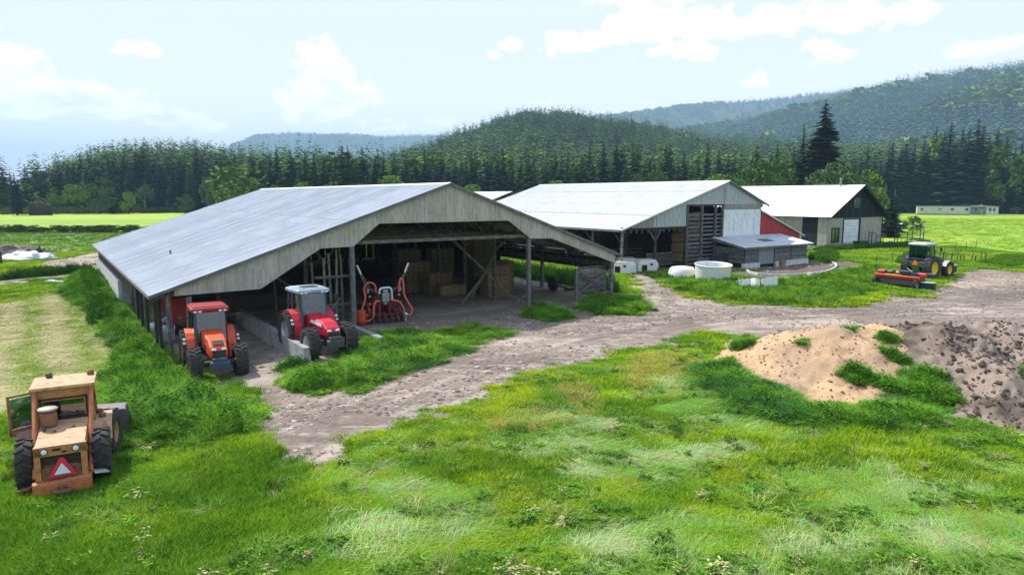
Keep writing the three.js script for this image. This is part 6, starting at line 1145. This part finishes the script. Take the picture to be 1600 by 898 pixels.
  field('lodged_grass', 'pale flattened grass lying in swirls at the right foreground', lying, G2);
  // tall grass and weeds where they stand in the photograph
  const tallIn = (key, n, hMul, cols, grow = .4) => { const P = POLY[key]; let x0 = 1e9, x1 = -1e9, z0 = 1e9, z1 = -1e9; for (const [x, z] of P) { x0 = Math.min(x0, x); x1 = Math.max(x1, x); z0 = Math.min(z0, z); z1 = Math.max(z1, z); }
    for (let i = 0, m = 0; i < n && m < n * 30; m++) { const x = lerp(x0 - 1, x1 + 1, r()), z = lerp(z0 - 1, z1 + 1, r()); const e = SD[key](x, z) + (fbm(x * 1.2, z * 1.2, 3) - .5) * 1.6; if (e < -grow) continue; const u = toU(x, z), v = toV(x, z); if (u > .1 && u < 31 && v > 1.0 && v < 45) continue; i++; const k = .7 + .6 * r(), f = fbm(x * .7, z * .7, 3); G3.push([x, pileY(x, z) - .03, z, .8 + .5 * r(), hMul * (.6 + .6 * f + .3 * r()) * sst(-grow - .3, .6, e + .2), r() * 6.28, r() < .88 ? Math.floor(r() * 2) : 2 + Math.floor(r() * 2), mix3(cols[0], cols[1], sst(.35, .65, f + (r() - .5) * .3)).map((q) => q * k)]); } };
  tallIn('weedsL', 5600, .95, [dark, [.16, .33, .03]]); tallIn('patchA', 1700, .6, [[.06, .17, .025], [.17, .33, .03]]); tallIn('patchB', 200, .6, [dark, [.12, .26, .02]]); tallIn('patchC', 600, .7, [dark, [.13, .27, .02]]); tallIn('patchD', 160, .35, [dark, [.13, .27, .02]]); tallIn('weedsPile', 1700, .75, [[.05, .16, .03], [.12, .27, .02]], .6); tallIn('grassMid', 3600, .7, [[.07, .18, .02], [.16, .31, .02]]);
  const clump = (x, z, R, n, h, col) => { for (let i = 0; i < n; i++) { const a = r() * 6.283, q = R * Math.sqrt(r()), X = x + Math.cos(a) * q, Z = z + Math.sin(a) * q, k = .7 + .6 * r(); G3.push([X, pileY(X, Z) - .03, Z, .75 + .4 * r(), h * (1.1 - .5 * q / R) * (.7 + .5 * r()), r() * 6.28, r() < .75 ? Math.floor(r() * 2) : 2 + Math.floor(r() * 2), col.map((c) => c * k)]); } };
  // two big clumps by the kerb, weeds on the heaps, along the right aisle, the pens and buildings
  clump(-9.0, -29.9, .9, 260, 1.15, [.15, .33, .03]); clump(-7.2, -29.6, .6, 90, .7, [.14, .30, .03]); clump(-10.9, -33.2, .7, 120, .8, [.07, .20, .03]);
  for (const [x, z, R, n, h] of [[14.2, -27.4, .7, 70, .7], [17.0, -29.6, .6, 55, .7], [17.8, -31.5, .5, 40, .6], [16.9, -27.4, .8, 90, .7], [16.2, -25.7, 1.0, 130, .8], [16.6, -33.0, .45, 30, .5], [11.6, -33.6, .5, 60, .8], [12.6, -35.8, .6, 60, .5], [16.9, -27.0, .6, 50, .6], [15.2, -26.6, .7, 70, .6], [20.5, -25.5, .8, 60, .6], [13.5, -31, .3, 14, .4]]) clump(x, z, R, n, h, [.10, .25, .02]);
  const strip = (u0, v0, u1, v1, w, n, h, col) => { for (let i = 0; i < n; i++) { const t = r(), o = (r() - .5) * w, [X, Z] = fromUV(lerp(u0, u1, t) + o * .7, lerp(v0, v1, t) + o), k = .65 + .6 * r(); if (Math.abs(X) > 71 || Z < -121) continue; G3.push([X, groundY(X, Z) - .03, Z, .9 + .6 * r(), h * (.6 + .6 * r()), r() * 6.28, Math.floor(r() * 4), col.map((c) => c * k)]); } };
  strip(34.5, 3, 34.5, 40, 3.4, 3400, 1.45, [.07, .19, .025]); strip(-2.2, 14, -1.6, 45, 1.6, 900, 1.0, dark); strip(88, 17, 116, 15, 2.2, 1500, .95, [.09, .21, .03]); strip(73, 8, 84, 13, 4, 1000, 1.1, [.12, .25, .03]); strip(92, 24, 92.5, 40, 1.6, 300, .9, dark); strip(78, 0, 100, 8, 4.0, 1500, .7, [.12, .24, .03]); strip(44.5, 8.5, 47.5, 3.5, 2.4, 420, .6, [.08, .20, .03]); strip(100, -4, 86, -6, 5, 800, .6, [.14, .28, .02]); strip(-8, 44, -2, 46, 3, 400, 1.1, dark);
  for (let i = 0, m = 0; i < 2600 && m < 40000; m++) { const d = 12 + 40 * Math.pow(r(), 1.4), z = -d, x = (r() * 2 - 1) * (d * .78 + 2), f = fbm(x * .5 + 77, z * .8 + 12, 3); if (f < .52 || bare(x, z) > .3 || heapAt(x, z) || SD.straw(x, z) > -.5 || SD.weedsL(x, z) > 0 || x < PX0 || x > PX1) continue; i++; const k = .7 + .6 * r(), w = r() < .5; G3.push([x, groundY(x, z) - .02, z, .6 + .5 * r(), (w ? .3 : .42) * (.6 + .7 * r()), r() * 6.28, w ? 2 + Math.floor(r() * 2) : Math.floor(r() * 2), (r() < .12 ? [.36, .36, .16] : mix3([.06, .16, .02], [.14, .28, .025], r())).map((q) => q * k)]); }
  field('tall_weeds', 'tall dark green grass and weeds along walls, posts and heaps', tall, G3);
  // loose clods and stones on the bare yard
  const st = [], cg = [new THREE.DodecahedronGeometry(1, 0), new THREE.IcosahedronGeometry(1, 0)];
  for (let n = 0; n < 60000 && st.length < 9000; n++) { const d = 17 + 75 * Math.pow(r(), 1.4), z = -d, x = (r() * 2 - 1) * (d * .78 + 3); if (x < PX0 || x > PX1 || bare(x, z) < .6 || heapAt(x, z) || inBarn(x, z) || vn(x * .35 + 5, z * .5) < .35) continue; const s = (.012 + .05 * Math.pow(r(), 3)) * (1 + d * .012), k = .6 + .8 * r(), b = r() < .6 ? [.21, .165, .14] : [.33, .27, .22]; st.push([x, groundY(x, z) + s * .1, z, s * (1 + r()), s * .7, r() * 6.28, Math.floor(r() * 2), b.map((q) => q * k)]); }
  field('yard_clods', 'loose clods and stones strewn over the bare yard', cg, st);
  // coarse tufts that give the nearer fields their nap
  const G4 = []; for (let i = 0; i < 26000; i++) { const left = r() < .45, x = left ? lerp(-190, -64, r()) : lerp(72, 230, r()), z = left ? lerp(-150, -55, r()) : lerp(-240, -60, r()); if (Math.abs(x) > -z * .8 + 6) continue; const f = fbm(x * .05, z * .3, 3), k = .7 + .6 * r(); G4.push([x, -.02, z, 2.2 + 2 * r(), (left ? 1.6 : 1.0) + r(), r() * 6.28, Math.floor(r() * 3), mix3(left ? [.09, .20, .02] : [.17, .33, .008], left ? [.19, .31, .02] : [.30, .43, .01], sst(.35, .65, f)).map((q) => q * k)]); }
  for (let i = 0; i < 5200; i++) { const x = lerp(-64, 20, r()), z = lerp(-150, -121, r()), k = .7 + .6 * r(); G4.push([x, -.02, z, 2.2 + 2 * r(), 1.6 + r(), r() * 6.28, Math.floor(r() * 3), [.13 * k, .26 * k, .02 * k]]); }
  field('pasture_grass', 'rough grass of the nearer pastures', short, G4);
  console.log('turf', G1.length, 'lodged', G2.length, 'tall', G3.length);
}
renderer.render(scene, camera);
